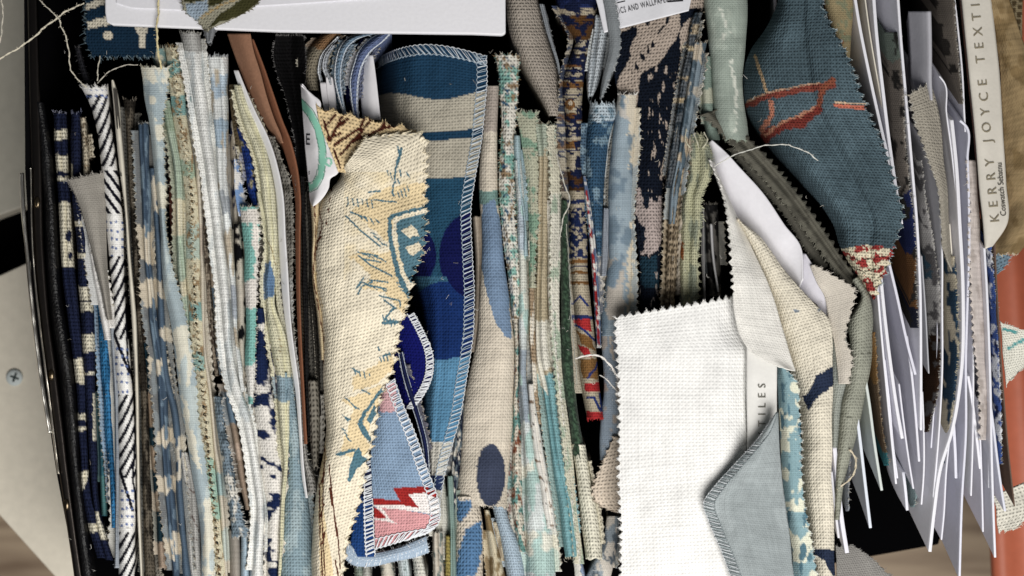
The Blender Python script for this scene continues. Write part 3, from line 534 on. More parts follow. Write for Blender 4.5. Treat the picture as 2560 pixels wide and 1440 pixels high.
sw('pale yellow open-weave strip twisting down to a blue patch', [(212, 583, 606), (260, 594, 622), (310, 606, 648), (350, 622, 664), (400, 640, 674), (450, 650, 684), (520, 656, 690), (580, 665, 694), (640, 668, 692), (700, 660, 690), (760, 664, 690), (830, 668, 712), (900, 680, 726), (960, 690, 729), (1010, 694, 726), (1080, 700, 726), (1150, 706, 722), (1300, 698, 712), (1460, 694, 704)],
   Paint(YW).poly('#6f8fb0', [(664, 660), (676, 650), (688, 700), (685, 740), (660, 750), (658, 700)]).line('#a08a5c', 2.2, [(690, 840), (705, 855), (700, 880), (688, 890), (698, 905), (690, 915)], [(668, 600), (680, 625), (688, 660)]).bands((940, 1000, '#93aab6'), jag=8), z=16, mat=weave(7.5, .6, .75), rip=7, arch=.6)
sw('cream piping loop on the mottled white roll', [(480, 640, 654), (540, 650, 668), (600, 664, 676), (640, 670, 680)], YW, z=4, mat=FINE, rip=5)
sw('blue-grey linen panel widening toward the bottom', [(930, 690, 730), (960, 692, 736), (1040, 706, 746), (1120, 716, 756), (1200, 712, 766), (1280, 706, 775), (1360, 699, 781), (1470, 696, 787)], Paint('#8ba2ac').blob('#a3b6bc', 24, 50, .58, 24), z=6, mat=weave(8, .7, .4), arch=.45, rip=4)
card('thin white card with looped top left of the brown kraft card', [(176, 584, 594), (220, 598, 612), (280, 622, 638), (340, 652, 668), (420, 678, 694), (480, 689, 706), (600, 696, 713), (700, 702, 720), (800, 712, 726), (900, 726, 738), (960, 736, 746), (1080, 747, 753), (1200, 756, 762), (1245, 764, 768)], '#e3e3e6', prof='R', drop='L', z=12, arch=.9)
sw('grey marled swatch right of the thin white card', [(340, 668, 684), (400, 684, 704), (440, 700, 720), (520, 706, 730), (600, 710, 732), (690, 714, 732), (800, 718, 733), (900, 732, 745), (960, 741, 754), (1100, 752, 760)], Paint('#8f8c84').bands((694, 1100, '#a9aaa8')).blob('#6a675f', 10, 20, .6, 25), prof='R', drop='L', arch=.8, z=4, mat=COARSE, fray='R', frayc='#a39f94', zig='R', zamp=4)
KR = surface_mat('kraft')
card('brown kraft card leaning left, front leaf ending in a point', [(84, 568, 626), (120, 580, 632), (180, 602, 650), (240, 626, 666), (300, 655, 686), (340, 684, 702), (358, 700, 706)], '#9a6b4c', name='kraft_card', mat=KR, prof=[(0, -40), (.6, 0), (1, 4)], z=18, drop='L')
card('brown kraft card standing behind the pointed kraft leaf', [(98, 618, 632), (160, 640, 656), (230, 660, 680), (300, 680, 704), (350, 700, 724), (420, 722, 742), (480, 735, 749), (600, 738, 749), (700, 740, 748), (850, 745, 752), (960, 751, 758), (1110, 760, 766)], '#8a5332', name='kraft_card', mat=KR, prof='R', drop='L', arch=1.3, z=14)
DK = '#2b2a2b'
sw('dark charcoal loop with fuzzy grey rim below the white card', [(88, 690, 760), (130, 682, 764), (180, 690, 764), (240, 712, 760), (300, 728, 764), (400, 738, 770), (480, 742, 772)], '#1d1c1e', prof=[(0, 6), (.15, -10), (.5, -60), (.85, -14), (1, 4)], z=-2, mat=COARSE, drop='LR', fray='LRT', frayc='#7a7877', frayl=10, frayd=1.5, rip=4)
sw('charcoal ragged swatch right of the kraft card, left leaf', [(440, 748, 762), (560, 752, 766), (700, 754, 770), (830, 758, 772), (960, 762, 776), (1090, 766, 780)], DK, z=-12, mat=COARSE, rip=6, fray='LR', frayc='#6b665e', frayl=8, frayd=1.2)
sw('charcoal ragged swatch right of the kraft card, right leaf', [(420, 764, 778), (560, 768, 784), (700, 770, 786), (830, 776, 796), (960, 784, 802), (1040, 790, 806)], '#3b3833', z=-18, mat=COARSE, rip=6, fray='LR', frayc='#7b756a', frayl=8, frayd=1.2)
sw('grey-olive coarse weave swatch with fluffy lower end', [(950, 768, 796), (1020, 770, 800), (1080, 772, 800), (1130, 776, 798), (1165, 780, 796)], '#8a857a', z=2, mat=weave(13, .9, .6), zig='b', fray='LRB', frayc='#8d887e', frayl=12, frayd=1.5)
sw('light grey fluffy edge curled under the olive weave', [(1100, 752, 764), (1150, 756, 772), (1200, 764, 790), (1232, 770, 796)], '#a9a7a2', z=-6, mat=COARSE, fray='LRB', frayc='#bdbbb6', frayl=14, frayd=2, rip=6)
# oval label
def mintprint(x, y):
    return None
lp = Paint('#e6e4e8').line('#79c9ad', 15, [(748, 252), (775, 282), (796, 322), (806, 370), (806, 410), (800, 440), (788, 462), (776, 470), (764, 462)], jag=0).line('#4f8f78', 2.4, [(748, 240), (783, 276), (805, 320), (815, 370), (815, 412), (808, 446), (793, 472), (776, 480), (760, 474)], [(748, 264), (768, 288), (788, 326), (797, 370), (797, 408), (792, 434), (783, 452), (775, 458), (766, 454)], jag=0).line('#79c9ad', 5, [(814, 405), (817, 397), (823, 395), (828, 400), (829, 408), (824, 414), (818, 413), (814, 405)], jag=0)
ol = sheet('oval_label', 'white label with a mint green ring tucked behind the cream swatch', 'label', [(750, 210, 757, 214), (752, 222, 784, 238), (753, 240, 800, 252), (755, 268, 802, 280), (757, 300, 814, 312), (760, 340, 828, 350), (762, 372, 831, 384), (764, 392, 846, 394), (766, 412, 853, 414), (768, 432, 842, 436), (770, 450, 827, 446), (772, 470, 822, 470), (773, 490, 808, 494), (776, 506, 790, 512), (780, 514, 783, 516)], lp, prof=[(0, -30), (.4, 2), (.8, 6), (1, 4)], z=40, drop='', mat=PAPER, rip=.5, wob=0, res=2.4, thick=4)
lettering('E', (763, 362), (1, .02), 40, '#26262c', ol.o, ol, squeeze=.62); lettering('s', (770, 436), (1, .1), 18, '#55555c', ol.o, ol, squeeze=.7)
# small rolls under the white card
sw('tan burlap roll curling under the white card', [(74, 842, 856), (84, 806, 856), (100, 785, 838), (130, 766, 816), (165, 757, 800), (200, 757, 795), (226, 766, 798)], Paint('#8b8371').bands((60, 120, '#8a6a48'), jag=10), z=-4, mat=weave(8, .9, .7), arch=.8, fray='T', frayc='#9a8f78')
for lab, rows, c, zz in (('left narrow white serged edge beside the tan roll', [(92, 842, 852), (112, 822, 836), (140, 800, 812), (175, 793, 805), (212, 801, 813)], '#9da3aa', -2), ('right narrow white serged edge beside the tan roll', [(112, 828, 842), (140, 810, 824), (165, 806, 819), (195, 816, 830), (212, 820, 834)], '#a9aeb4', 0)):
    q = sw(lab, rows, c, z=zz, mat=COARSE, rip=4, fray='LR', frayc='#c2c6cc', frayl=5); overlock(q, 'L', 9, 7, '#ccd0d6', 1.4)
card('small white tag below the left serged edge', [(206, 800, 817), (240, 804, 822), (285, 812, 826)], '#d9d6da', z=6, prof=[(0, 0), (1, -10)], drop='L')
card('small white tag below the right serged edge', [(192, 815, 832), (230, 818, 838), (285, 826, 842)], '#dddade', z=2, prof=[(0, 0), (1, -10)], drop='L')
sw('slate blue sliver between the serged edges', [(110, 836, 852), (150, 826, 846), (200, 828, 846), (260, 840, 852)], '#3e5f74', z=-16, mat=FINE)
q = sw('curved blue swatch with a thick white serged rim', [(82, 930, 950), (86, 900, 932), (98, 864, 892), (120, 846, 868), (150, 838, 856), (190, 836, 852), (240, 844, 857), (290, 858, 866)], '#7b93a8', z=10, mat=COARSE, fray='T', frayc='#c4ccd6', frayl=6); overlock(q, 'LR', 10, 8, '#c8d2dc', 1.5)
sw('navy velvet fold between the white serged rims', [(96, 905, 960), (130, 876, 920), (180, 862, 888), (240, 862, 884), (300, 872, 884)], '#121a52', z=-26, mat=FINE, prof=[(0, -10), (.5, 0), (1, 4)])
q = sw('navy swatch edge with wide white serged border beside a white card', [(78, 970, 982), (88, 940, 974), (104, 916, 958), (130, 894, 926), (160, 884, 908), (200, 874, 897), (250, 876, 896), (300, 884, 900)], '#6f7fa6', z=14, mat=COARSE, fray='TR', frayc='#b9bec6'); overlock(q, 'LR', 14, 10, '#d3dae2', 1.6)
card('white card standing behind the serged navy swatch', [(138, 915, 932), (180, 906, 938), (230, 902, 944), (300, 906, 952)], '#e2e0e4', prof=[(0, -26), (.5, -4), (1, 0)], z=4, drop='L')
# blue striped swatch
BL = Paint('#204e6c').fn('#b9b3a3', lambda x, y: (y > 243 + 9 * np.sin((x - 1040) / 38.0) - (x - 950) * .02) & (y < 332 - (x - 1060) * .08)).fn('#b9b3a3', lambda x, y: (y > 352 - (x - 1060) * .05) & (y < 447 - (x - 1060) * .04))
BL.fn('#265a76', lambda x, y: (y > 447 - (x - 1060) * .04) & (y < 2000)).fn('#131d5e', lambda x, y: (((x - 1178) / 80) ** 2 + ((y - 640) / 108) ** 2 < 1) | (((x - 1005) / 86) ** 2 + ((y - 640) / 88) ** 2 < 1))
BL.fn('#3f728c', lambda x, y: (y > 690) & (y < 716)).fn('#153f7c', lambda x, y: ((x - 1110) / 92) ** 2 + ((y - 806) / 102) ** 2 < 1).fn('#131d5e', lambda x, y: (((x - 1180) / 74) ** 2 + ((y - 640) / 104) ** 2 < 1)).fn('#5c94b6', lambda x, y: (y > 892) & (y < 1104) & (((x - 1105) / 80) ** 2 + ((y - 800) / 100) ** 2 > 1))
BL.fn('#c9c6bb', lambda x, y: (y > 1104)).fn('#30446e', lambda x, y: (y > 1188) & (y < 1225))
bsw = sw('large blue and beige banded swatch with overlapping navy ovals', [(944, 150, 1216, 140), (942, 200, 1217, 190), (942, 290, 1212, 270), (950, 360, 1204, 350), (960, 450, 1187, 450), (975, 540, 1177, 520), (1005, 650, 1181, 650), (1030, 740, 1186, 740), (1040, 850, 1180, 850), (1045, 950, 1166, 950), (1045, 1040, 1150, 1040), (1052, 1110, 1132, 1110), (1060, 1190, 1112, 1190), (1062, 1260, 1098, 1280)], BL,
   prof=[(0, -300), (.06, -210), (.14, -90), (.26, -28), (.5, -2), (.8, 0), (1, -8)], bt=34, z=6, drop='L', depth=100, res=3.2, mat=weave(7.6, .6, .36), rip=5)
overlock(bsw, 'R', 25, 12, '#a9b9c6', 1.0); overlock(bsw, 'T', 24, 14, '#a9b9c6', 1.0, slant=1.6)
sw('light beige check scrap right below the banded blue swatch', [(1180, 1080, 1112), (1260, 1082, 1120), (1340, 1086, 1122), (1400, 1092, 1120)], '#c9c8be', z=-12, mat=CHECK)
# navy serged pieces and red zigzag swatch
q = sw('deep navy swatch with curved white serged edge beside the cream swatch', [(970, 790, 1034, 782), (975, 830, 1060, 830), (985, 880, 1082, 885), (985, 930, 1080, 945), (990, 985, 1050, 1000), (1000, 1020, 1030, 1020)], '#141d78', prof=[(0, -40), (.4, -14), (1, 0)], z=16, drop='L', mat=MID, res=4); overlock(q, 'R', 17, 8, '#dfe2e6', 1.7)
q = sw('thin dark blue cord-like serged edge left of the banded blue swatch', [(880, 995, 1008), (940, 1006, 1022), (1000, 1024, 1041), (1060, 1042, 1058), (1120, 1056, 1070), (1185, 1062, 1074)], '#25315f', z=20, mat=FINE, arch=.9); overlock(q, 'LR', 8, 8, '#c3ccd8', 1.3)
RZ = Paint('#8fa9c4').poly('#d3a9ae', [(940, 960), (990, 955), (992, 1030), (950, 1030)]).poly('#b0221f', [(930, 1246), (985, 1250), (1000, 1252), (982, 1220), (1060, 1216), (1100, 1226), (1100, 1250), (1060, 1232), (1020, 1236), (1048, 1270), (1000, 1262), (930, 1262)], jag=.6)
RZ.poly('#efe9e6', [(930, 1262), (1000, 1262), (1048, 1270), (1020, 1236), (1060, 1232), (1100, 1248), (1105, 1290), (1060, 1282), (1010, 1275), (960, 1270), (940, 1268)], jag=.6).poly('#e0a3a6', [(925, 1272), (960, 1270), (1010, 1275), (1060, 1284), (1105, 1292), (1110, 1400), (925, 1400)], jag=.6).poly('#b0221f', [(925, 1262), (940, 1270), (968, 1296), (930, 1294)], jag=.6).poly('#efe9e6', [(940, 1268), (955, 1270), (975, 1298), (994, 1310), (960, 1302), (930, 1300), (930, 1295), (969, 1297)], jag=.6)
rz = sw('light blue swatch with red zigzag over pink, serged in white', [(955, 955, 986, 948), (945, 1000, 1004, 1000), (934, 1060, 1028, 1060), (928, 1120, 1050, 1120), (928, 1180, 1072, 1185), (930, 1230, 1090, 1235), (934, 1280, 1099, 1275), (936, 1330, 1092, 1312), (938, 1372, 1068, 1334)], RZ, prof=[(0, -14), (.2, -2), (.6, 4), (1, 0)], z=44, drop='L', depth=60, res=3, mat=weave(7, .6, .4), rip=4)
overlock(rz, 'RB', 24, 13, '#e6e9ee', 1.5)
q = sw('royal blue swatch strip with white serged edge below the cream swatch', [(1150, 905, 930), (1220, 892, 932), (1300, 882, 934), (1350, 876, 936), (1392, 874, 938)], Paint('#1d5290').bands((1130, 1240, '#26305a')), prof=[(0, -10), (.5, 0), (1, 2)], z=26, drop='L', depth=120, mat=MID, res=4); overlock(q, 'R', 22, 10, '#e3e7ec', 1.5)
q = sw('pale blue serged hem curving beneath the red zigzag swatch', [(866, 1352, 864, 1398), (890, 1372, 884, 1412), (930, 1382, 930, 1414), (975, 1376, 985, 1402), (1020, 1360, 1036, 1392), (1064, 1340, 1072, 1380)], '#a9bccf', prof=[(0, -4), (.5, 2), (1, -6)], z=20, drop='', mat=FINE, fray='LRB', frayc='#dfe5ea', frayl=10, frayd=1.5); overlock(q, 'LR', 18, 10, '#e8ecf0', 1.5)
# cream swatch
BR, YL, TB = '#6e3a22', '#e2b877', '#5d8796'
def dash(x, y): return None
cb = Paint('#e6cd9c').line('#5b2a18', 8, [(812, 318), (838, 288)], [(824, 352), (850, 300), (870, 272)], [(840, 320), (870, 298)], [(836, 362), (900, 320), (912, 290)], [(852, 386), (890, 345), (930, 296)], [(820, 345), (850, 335)], [(900, 345), (960, 322), (1000, 308)], [(880, 356), (940, 330), (975, 300)]).line('#5b2a18', 5, [(835, 375), (852, 420)], [(808, 300), (826, 350)])
bk = sw('back leaf of the folded cream swatch, brown branching print and pinked top', [(792, 268, 1040, 326), (798, 300, 1044, 350), (812, 340, 1030, 372), (832, 390, 990, 400), (846, 430, 960, 440)], cb, prof=[(0, 0), (.5, -4), (1, -14)], z=50, drop='', mat=weave(9, .7, .45), zig='T', zamp=16, zper=44, res=3, rip=3, fray='T', frayc='#e0cda4', frayl=7)
cp = Paint('#eee4cc')
cp.blob('#ecdcb6', 60, 50, .58, 31, .3, (860, 430, 1080, 700))
cp.poly('#ead5a8', [(880, 525), (960, 470), (1062, 455), (1064, 510), (985, 540), (975, 600), (1000, 660), (940, 650), (985, 620), (930, 570), (890, 540)], [(870, 640), (905, 625), (985, 640), (1005, 720), (1025, 745), (1010, 790), (960, 730), (900, 720), (925, 690), (900, 660)], [(855, 1000), (900, 985), (950, 960), (955, 985), (930, 1050), (915, 1090), (925, 1120), (900, 1150), (850, 1130), (870, 1070), (885, 1020)], [(880, 940), (920, 925), (985, 880), (985, 920), (940, 960), (880, 980)], jag=4)
cp.poly('#ead5a8', [(778, 440), (800, 505), (790, 620), (792, 700), (806, 760), (808, 860), (803, 760), (786, 690), (780, 600)], [(812, 1060), (816, 1150), (806, 1240), (820, 1350), (836, 1440), (800, 1440), (796, 1300), (800, 1180)])
cp.line(BR, 3.4, [(803, 478), (796, 520), (806, 560), (792, 620), (782, 700), (796, 780), (810, 850), (806, 930)], [(822, 1160), (832, 1260), (846, 1350), (850, 1420)], [(812, 1120), (808, 1200), (805, 1300), (812, 1440)], [(836, 1290), (842, 1340)], [(798, 1210), (800, 1330), (806, 1440)]).line(BR, 4, [(800, 510), (792, 530)], [(804, 590), (786, 612)], [(812, 1180), (803, 1210)], [(810, 1260), (802, 1290)], [(812, 1330), (804, 1360)], [(824, 1220), (829, 1262)], [(838, 1400), (846, 1440)], [(788, 640), (782, 665)])
cp.line(BR, 3, [(836, 430), (836, 436)], [(834, 448), (834, 454)], [(830, 470), (829, 478)], [(826, 494), (824, 506)], [(822, 520), (820, 530)], [(818, 545), (816, 560)])
cp.poly(TB, [(968, 545), (985, 532), (1066, 514), (1066, 522), (990, 541), (978, 550), (982, 600), (1000, 680), (1030, 742), (1020, 746), (990, 690), (970, 600)], [(990, 560), (1000, 550), (1066, 530), (1070, 560), (1062, 630), (1036, 690), (1030, 712), (1015, 690), (1000, 640)])
cp.poly('#e3d8bd', [(1005, 575), (1020, 570), (1030, 560), (1040, 575), (1050, 590), (1035, 588), (1025, 598), (1015, 590)], [(1015, 620), (1030, 612), (1045, 605), (1060, 620), (1045, 628), (1030, 640), (1022, 632)])
cp.line(TB, 4.4, [(990, 415), (988, 450), (980, 480), (985, 490)], [(995, 365), (996, 380)], [(870, 510), (868, 515)], [(865, 540), (900, 575), (950, 615)], [(875, 530), (915, 545)], [(1000, 425), (1002, 440)], [(1015, 430), (1024, 442)], [(935, 500), (990, 505)], [(920, 480), (950, 478)], [(896, 640), (925, 662), (980, 690)], [(905, 632), (945, 640)], [(910, 648), (950, 655)], [(925, 700), (970, 706)], [(915, 712), (965, 722)], [(895, 735), (905, 715), (930, 705)], [(950, 740), (1000, 752), (1000, 765)], [(960, 750), (985, 768), (960, 800), (1005, 805)], [(975, 780), (990, 770)], [(880, 920), (895, 930)], [(945, 868), (948, 876)], [(960, 890), (975, 885)], [(905, 975), (925, 985)], jag=1.0)
cp.line(TB, 7, [(1004, 372), (990, 418)], [(957, 808), (1000, 806)], jag=1.0).poly(TB, [(868, 1205), (874, 1170), (885, 1130), (898, 1118), (905, 1140), (925, 1152), (905, 1162), (890, 1175), (876, 1205)], [(838, 1133), (890, 1120), (888, 1128), (845, 1140)], [(956, 965), (905, 1035), (893, 1060), (905, 1085), (925, 1105), (930, 1098), (905, 1058), (915, 1035), (956, 980)], [(935, 1010), (945, 1030), (925, 1062), (918, 1052)], [(855, 1035), (880, 1050), (868, 1052)])
for cx, cy, dx, dy, n_, sl in ((905, 498, 12, 1, 6, (3, 14)), (985, 440, 9, 7, 4, (5, 12)), (1010, 470, 8, -5, 4, (5, 14)), (925, 545, 14, 3, 4, (8, 8)), (930, 640, 14, 4, 5, (14, 5)), (935, 715, 12, 4, 5, (13, 5)), (905, 700, 5, -7, 4, (-6, 9)), (975, 795, 9, 3, 4, (4, 14)), (965, 885, 8, -4, 4, (5, 11)), (910, 930, 12, 2, 4, (3, 9)), (880, 1010, 8, 7, 4, (9, 5)), (905, 1075, 4, 9, 5, (13, 4)), (865, 1090, 5, 9, 4, (8, 4)), (945, 600, 9, 9, 4, (12, 4)), (1000, 720, 6, 9, 3, (14, 4))):
    cp.line(TB, 3.4, *[[(cx + dx * (k - n_ / 2), cy + dy * (k - n_ / 2)), (cx + dx * (k - n_ / 2) + sl[0], cy + dy * (k - n_ / 2) + sl[1] + (k % 3) * 3)] for k in range(n_)], jag=.8)
cr = sw('large folded cream swatch with ochre and blue ornament, pinked right edge', [(856, 425, 912, 342), (842, 455, 1052, 336), (812, 490, 1066, 370), (799, 520, 1066, 430), (790, 580, 1063, 500), (784, 640, 1062, 575), (788, 700, 1058, 630), (798, 750, 1032, 690), (806, 800, 1022, 745), (809, 860, 1003, 810), (808, 920, 990, 870), (808, 975, 984, 920), (812, 1030, 955, 985), (815, 1080, 944, 1040), (810, 1130, 934, 1095), (800, 1180, 918, 1155), (788, 1250, 904, 1225), (781, 1330, 888, 1295), (779, 1390, 870, 1350), (779, 1470, 856, 1450)], cp,
   prof=[(0, -46), (.04, -20), (.12, 2), (.3, 16), (.6, 14), (.85, 8), (1, 2)], z=52, drop='L', depth=120, res=2.6, mat=weave(8.6, .6, .30), zig='R', zamp=21, zper=28, rip=9, ripw=90, fray='RT', frayc='#e2d6b8', frayl=7, thick=4)
sw('back edge of the cream swatch, brown hatching along its fold', [(480, 772, 800), (560, 778, 798), (640, 776, 792), (720, 780, 800), (800, 792, 812), (900, 800, 816)], Paint('#d9c7a0').line(BR, 3, [(785, 500), (790, 600), (782, 690), (795, 760), (806, 830)]), z=14, mat=FINE)
# bottom row under the zigzag swatch
for lab, rows, c, m in (('short dark-green and white scrap at the bottom, beneath the serged hem', [(1385, 884, 906), (1470, 888, 912)], '#8f9a8c', CHECK), ('short grey checked scrap at the bottom beneath the serged hem', [(1395, 902, 928), (1470, 902, 932)], '#b3b4ac', CHECK), ('short cream piped scrap at the bottom beneath the serged hem', [(1385, 946, 980), (1470, 956, 988)], '#d5cfc0', FINE),
    ('short pale blue-white scrap at the bottom beneath the serged hem', [(1370, 990, 1018), (1470, 998, 1030)], '#c3ced0', CHECK), ('short white furry scrap at the bottom beneath the serged hem', [(1380, 1026, 1056), (1470, 1040, 1072)], '#d2d1c8', COARSE), ('tall cream roll at the bottom left of the blue leaf print', [(1330, 1078, 1108), (1400, 1080, 1112), (1470, 1082, 1118)], '#cbc3b6', TWILL)):
    sw(lab, rows, Paint(c).blob('#7d8a86', 8, 16, .66, 33), z=-4, mat=m, fray='LRT', frayc='#d6d4cc', frayl=9, rip=4)
sw('olive yellow fuzzy trim at the bottom beside the blue leaf print', [(1340, 1112, 1124), (1400, 1112, 1126), (1470, 1110, 1126)], '#a79a52', z=2, mat=COARSE, fray='LR', frayc='#b3a660')
# ------------------------------------------------------------------ middle strips 1140..1500
sw('beige roll with a blue leaf and a slate oval printed on it', [(214, 1216, 1248), (260, 1212, 1246), (300, 1208, 1244), (400, 1200, 1243), (480, 1196, 1244), (560, 1204, 1251), (640, 1204, 1258), (700, 1202, 1266), (760, 1199, 1275), (860, 1190, 1286), (960, 1168, 1288), (1040, 1158, 1284), (1120, 1154, 1278), (1200, 1146, 1273), (1252, 1142, 1272), (1266, 1160, 1270)],
   Paint('#d6ccbb').bands((214, 330, '#b5aaa0'), (478, 512, '#7fa09a'), jag=3).poly('#7f98b4', [(1206, 512), (1236, 498), (1252, 560), (1262, 640), (1272, 740), (1279, 850), (1262, 840), (1236, 800), (1216, 730), (1200, 650)]).dots('#4a536a', (1227, 1188, 36, 78)), z=10, arch=.5, mat=weave(7.5, .5, .3), res=3.2, zig='b', fray='B', frayc='#d0c6b6', rip=5)
sw('deep beige fold left of the leaf-printed roll', [(540, 1180, 1212), (640, 1186, 1210), (760, 1182, 1206), (880, 1172, 1196)], '#b8ab9a', z=-30, mat=TWILL)
sw('dark navy and white speckled strip under the beige roll', [(960, 1150, 1168), (1060, 1140, 1160), (1160, 1128, 1152), (1280, 1122, 1142)], Paint('#6f7c84').blob('#202c44', 10, 18, .52, 34).blob('#cfcabf', 8, 12, .62, 35), z=-18, mat=FINE)
sw('muted green strip left of the blue leaf print', [(1190, 1118, 1134), (1300, 1122, 1140), (1470, 1124, 1142)], '#8ba39c', z=-4, mat=FINE)
sw('beige roll with large blue leaves at the bottom edge', [(1240, 1138, 1196), (1300, 1138, 1204), (1380, 1138, 1208), (1470, 1136, 1206)], Paint('#d2c8b8').poly('#5d88b0', [(1142, 1240), (1150, 1255), (1165, 1252), (1178, 1250), (1180, 1270), (1160, 1295), (1146, 1306), (1142, 1290)], [(1204, 1300), (1206, 1380), (1190, 1440), (1140, 1445), (1145, 1380), (1165, 1325)], jag=3), z=2, mat=COARSE, arch=.5, res=3.5, rip=4)
sw('brown shaded cream fold between blue leaf print and grey-blue strip', [(1275, 1208, 1224), (1340, 1216, 1240), (1400, 1222, 1256), (1470, 1230, 1272)], Paint('#cfc4a8').blob('#8f7a54', 20, 60, .5, 36), z=-10, mat=FINE)
sw('light grey-blue striped strip flaring toward the bottom', [(1262, 1230, 1266), (1300, 1238, 1276), (1360, 1250, 1298), (1420, 1262, 1312), (1470, 1268, 1318)], '#a8bac8', z=-2, mat=weave(7, .6, .6), arch=.6)
MULT = Paint('#d5d2c8').blob('#86b5aa', 16, 22, .56, 37).blob('#9b8568', 12, 16, .64, 38).blob('#3f6a86', 10, 12, .72, 39)
sw('pinked strip in white, aqua and tan right of the banded blue swatch', [(136, 1238, 1300), (180, 1246, 1296), (240, 1250, 1294), (300, 1254, 1290), (400, 1248, 1284), (480, 1248, 1286), (600, 1258, 1294), (700, 1270, 1298), (800, 1280, 1298)], MULT, prof=[(0, -12), (.35, 2), (1, -8)], z=2, mat=COARSE, zig='TR', zamp=9, fray='TRL', frayc=['#d6d3c6', '#9fc4b8', '#a58c6c'], rip=5)
sw('knotted tan and green yarn edge right of the beige roll', [(700, 1278, 1292), (820, 1284, 1297), (920, 1286, 1298), (1020, 1282, 1298), (1100, 1280, 1306), (1200, 1276, 1308), (1300, 1280, 1312), (1380, 1296, 1318)], Paint('#cac3b4').blob('#6d9a94', 9, 22, .56, 43).blob('#8f5a40', 8, 20, .66, 44), z=-6, mat=COARSE, rip=6, fray='LR', frayc=['#d9d6cb', '#8fb5b0', '#a87b5c'], frayl=10, frayd=1.3)
sw('narrow cyan loop of folded ribbon beside the green-beige swatch', [(338, 1284, 1302), (380, 1283, 1305), (450, 1288, 1308), (540, 1306, 1316), (640, 1308, 1320)], '#a9c1c8', z=6, mat=weave(6, .5, .3), arch=1.0)
sw('pale blue and cream checked strip running down to a wide foot', [(400, 1284, 1304), (480, 1288, 1312), (560, 1290, 1314), (640, 1294, 1318), (760, 1296, 1320), (860, 1297, 1320), (960, 1298, 1318), (1040, 1303, 1326), (1120, 1308, 1336), (1200, 1311, 1352), (1320, 1312, 1380), (1470, 1316, 1392)], Paint('#ccd3d2').bands((500, 620, '#b4c0ca'), (640, 800, '#d0d2c8'), (880, 1060, '#a3afba'), (1160, 1200, '#dcdccf'), (1330, 1400, '#dad9cc'), jag=14).blob('#aec9c4', 24, 60, .58, 45), z=4, mat=CHECK, arch=.5)
sw('sage floral swatch with torn top above the cyan loop', [(278, 1288, 1344), (310, 1296, 1342), (360, 1304, 1344), (420, 1312, 1346), (480, 1316, 1346), (560, 1320, 1346), (640, 1322, 1340), (720, 1322, 1338)], Paint('#b7b8a2').blob('#86a58f', 18, 24, .55, 46), prof=[(0, -8), (.4, 2), (1, -2)], z=-2, mat=MID, zig='RT', zamp=10, fray='TR', frayc='#c9c9b8')
sw('tan linen sliver with fuzzy edge left of the cream-to-teal roll', [(600, 1318, 1336), (720, 1320, 1338), (840, 1322, 1340), (960, 1328, 1344), (1060, 1336, 1356)], Paint('#b5a084').blob('#d9d3c6', 10, 40, .55, 47), z=-6, mat=COARSE, fray='LR', frayc='#cfc4b0', rip=5)
sw('white bark-like strip with brown flecks above the checked foot', [(960, 1318, 1334), (1040, 1324, 1344), (1120, 1332, 1360), (1200, 1346, 1374), (1280, 1354, 1386), (1322, 1362, 1390)], Paint('#dcd9d2').blob('#8a7460', 12, 10, .70, 48).blob('#3d3430', 8, 6, .78, 49), z=2, mat=FINE, rip=5, fray='RB', frayc='#e0ddd6', arch=.5)
sw('roll that changes from tan linen above to teal below', [(308, 1330, 1378), (360, 1338, 1374), (480, 1341, 1371), (600, 1338, 1372), (760, 1338, 1372), (860, 1338, 1374), (900, 1340, 1378), (960, 1352, 1390), (1040, 1364, 1399), (1120, 1375, 1410), (1200, 1385, 1421), (1300, 1400, 1440), (1392, 1411, 1448)], Paint('#bfb295').bands((300, 380, '#b5bfae'), (800, 920, '#dfdccf'), (935, 1500, '#7fb0b6'), jag=16).poly('#dfdccf', [(1340, 900), (1352, 900), (1372, 990), (1350, 960)]), z=10, mat=MID, zig='Tb', zamp=8, fray='TB', frayc='#d0c8b0')
sw('green-beige linen swatch with frayed edge left of the dark green velvet', [(312, 1366, 1396), (380, 1372, 1402), (460, 1376, 1406), (540, 1376, 1406), (640, 1374, 1402), (760, 1376, 1400), (860, 1380, 1402), (960, 1388, 1410), (1100, 1405, 1428), (1200, 1416, 1438), (1300, 1426, 1446), (1410, 1438, 1460)], Paint('#cdcab6').bands((480, 900, '#d9d6c8'), jag=10).blob('#a9b8a4', 12, 40, .6, 50), prof='L', z=2, drop='R', mat=MID, zig='LT', zamp=8, fray='LT', frayc=['#dcd8ca', '#bfc8b8'])
sw('torn white edge folded over behind the teal roll', [(500, 1366, 1378), (640, 1368, 1380), (800, 1374, 1384), (960, 1384, 1398), (1100, 1398, 1412), (1220, 1412, 1424), (1320, 1424, 1436), (1440, 1436, 1452)], '#dad8d0', prof='R', drop='L', z=-2, mat=FINE, zig='R', zamp=5, fray='R', frayc='#e4e2da')
VEL = surface_mat('velvet')
sw('dark green velvet strip in the middle of the box', [(500, 1402, 1420), (580, 1400, 1424), (700, 1400, 1426), (840, 1400, 1431), (960, 1406, 1438), (1040, 1419, 1446), (1100, 1426, 1460), (1136, 1430, 1466)], Paint('#24382a').blob('#3f5c44', 4, 5, .55, 51), name='velvet_swatch', z=4, mat=VEL, rip=4, zig='b', fray='B', frayc='#2c4030')
sw('cream basket-weave roll continuing below the dark green velvet', [(1110, 1428, 1464), (1150, 1434, 1470), (1200, 1441, 1479), (1300, 1452, 1500), (1398, 1462, 1509)], '#d9d6c4', z=0, mat=COARSE, arch=.6, zig='b')
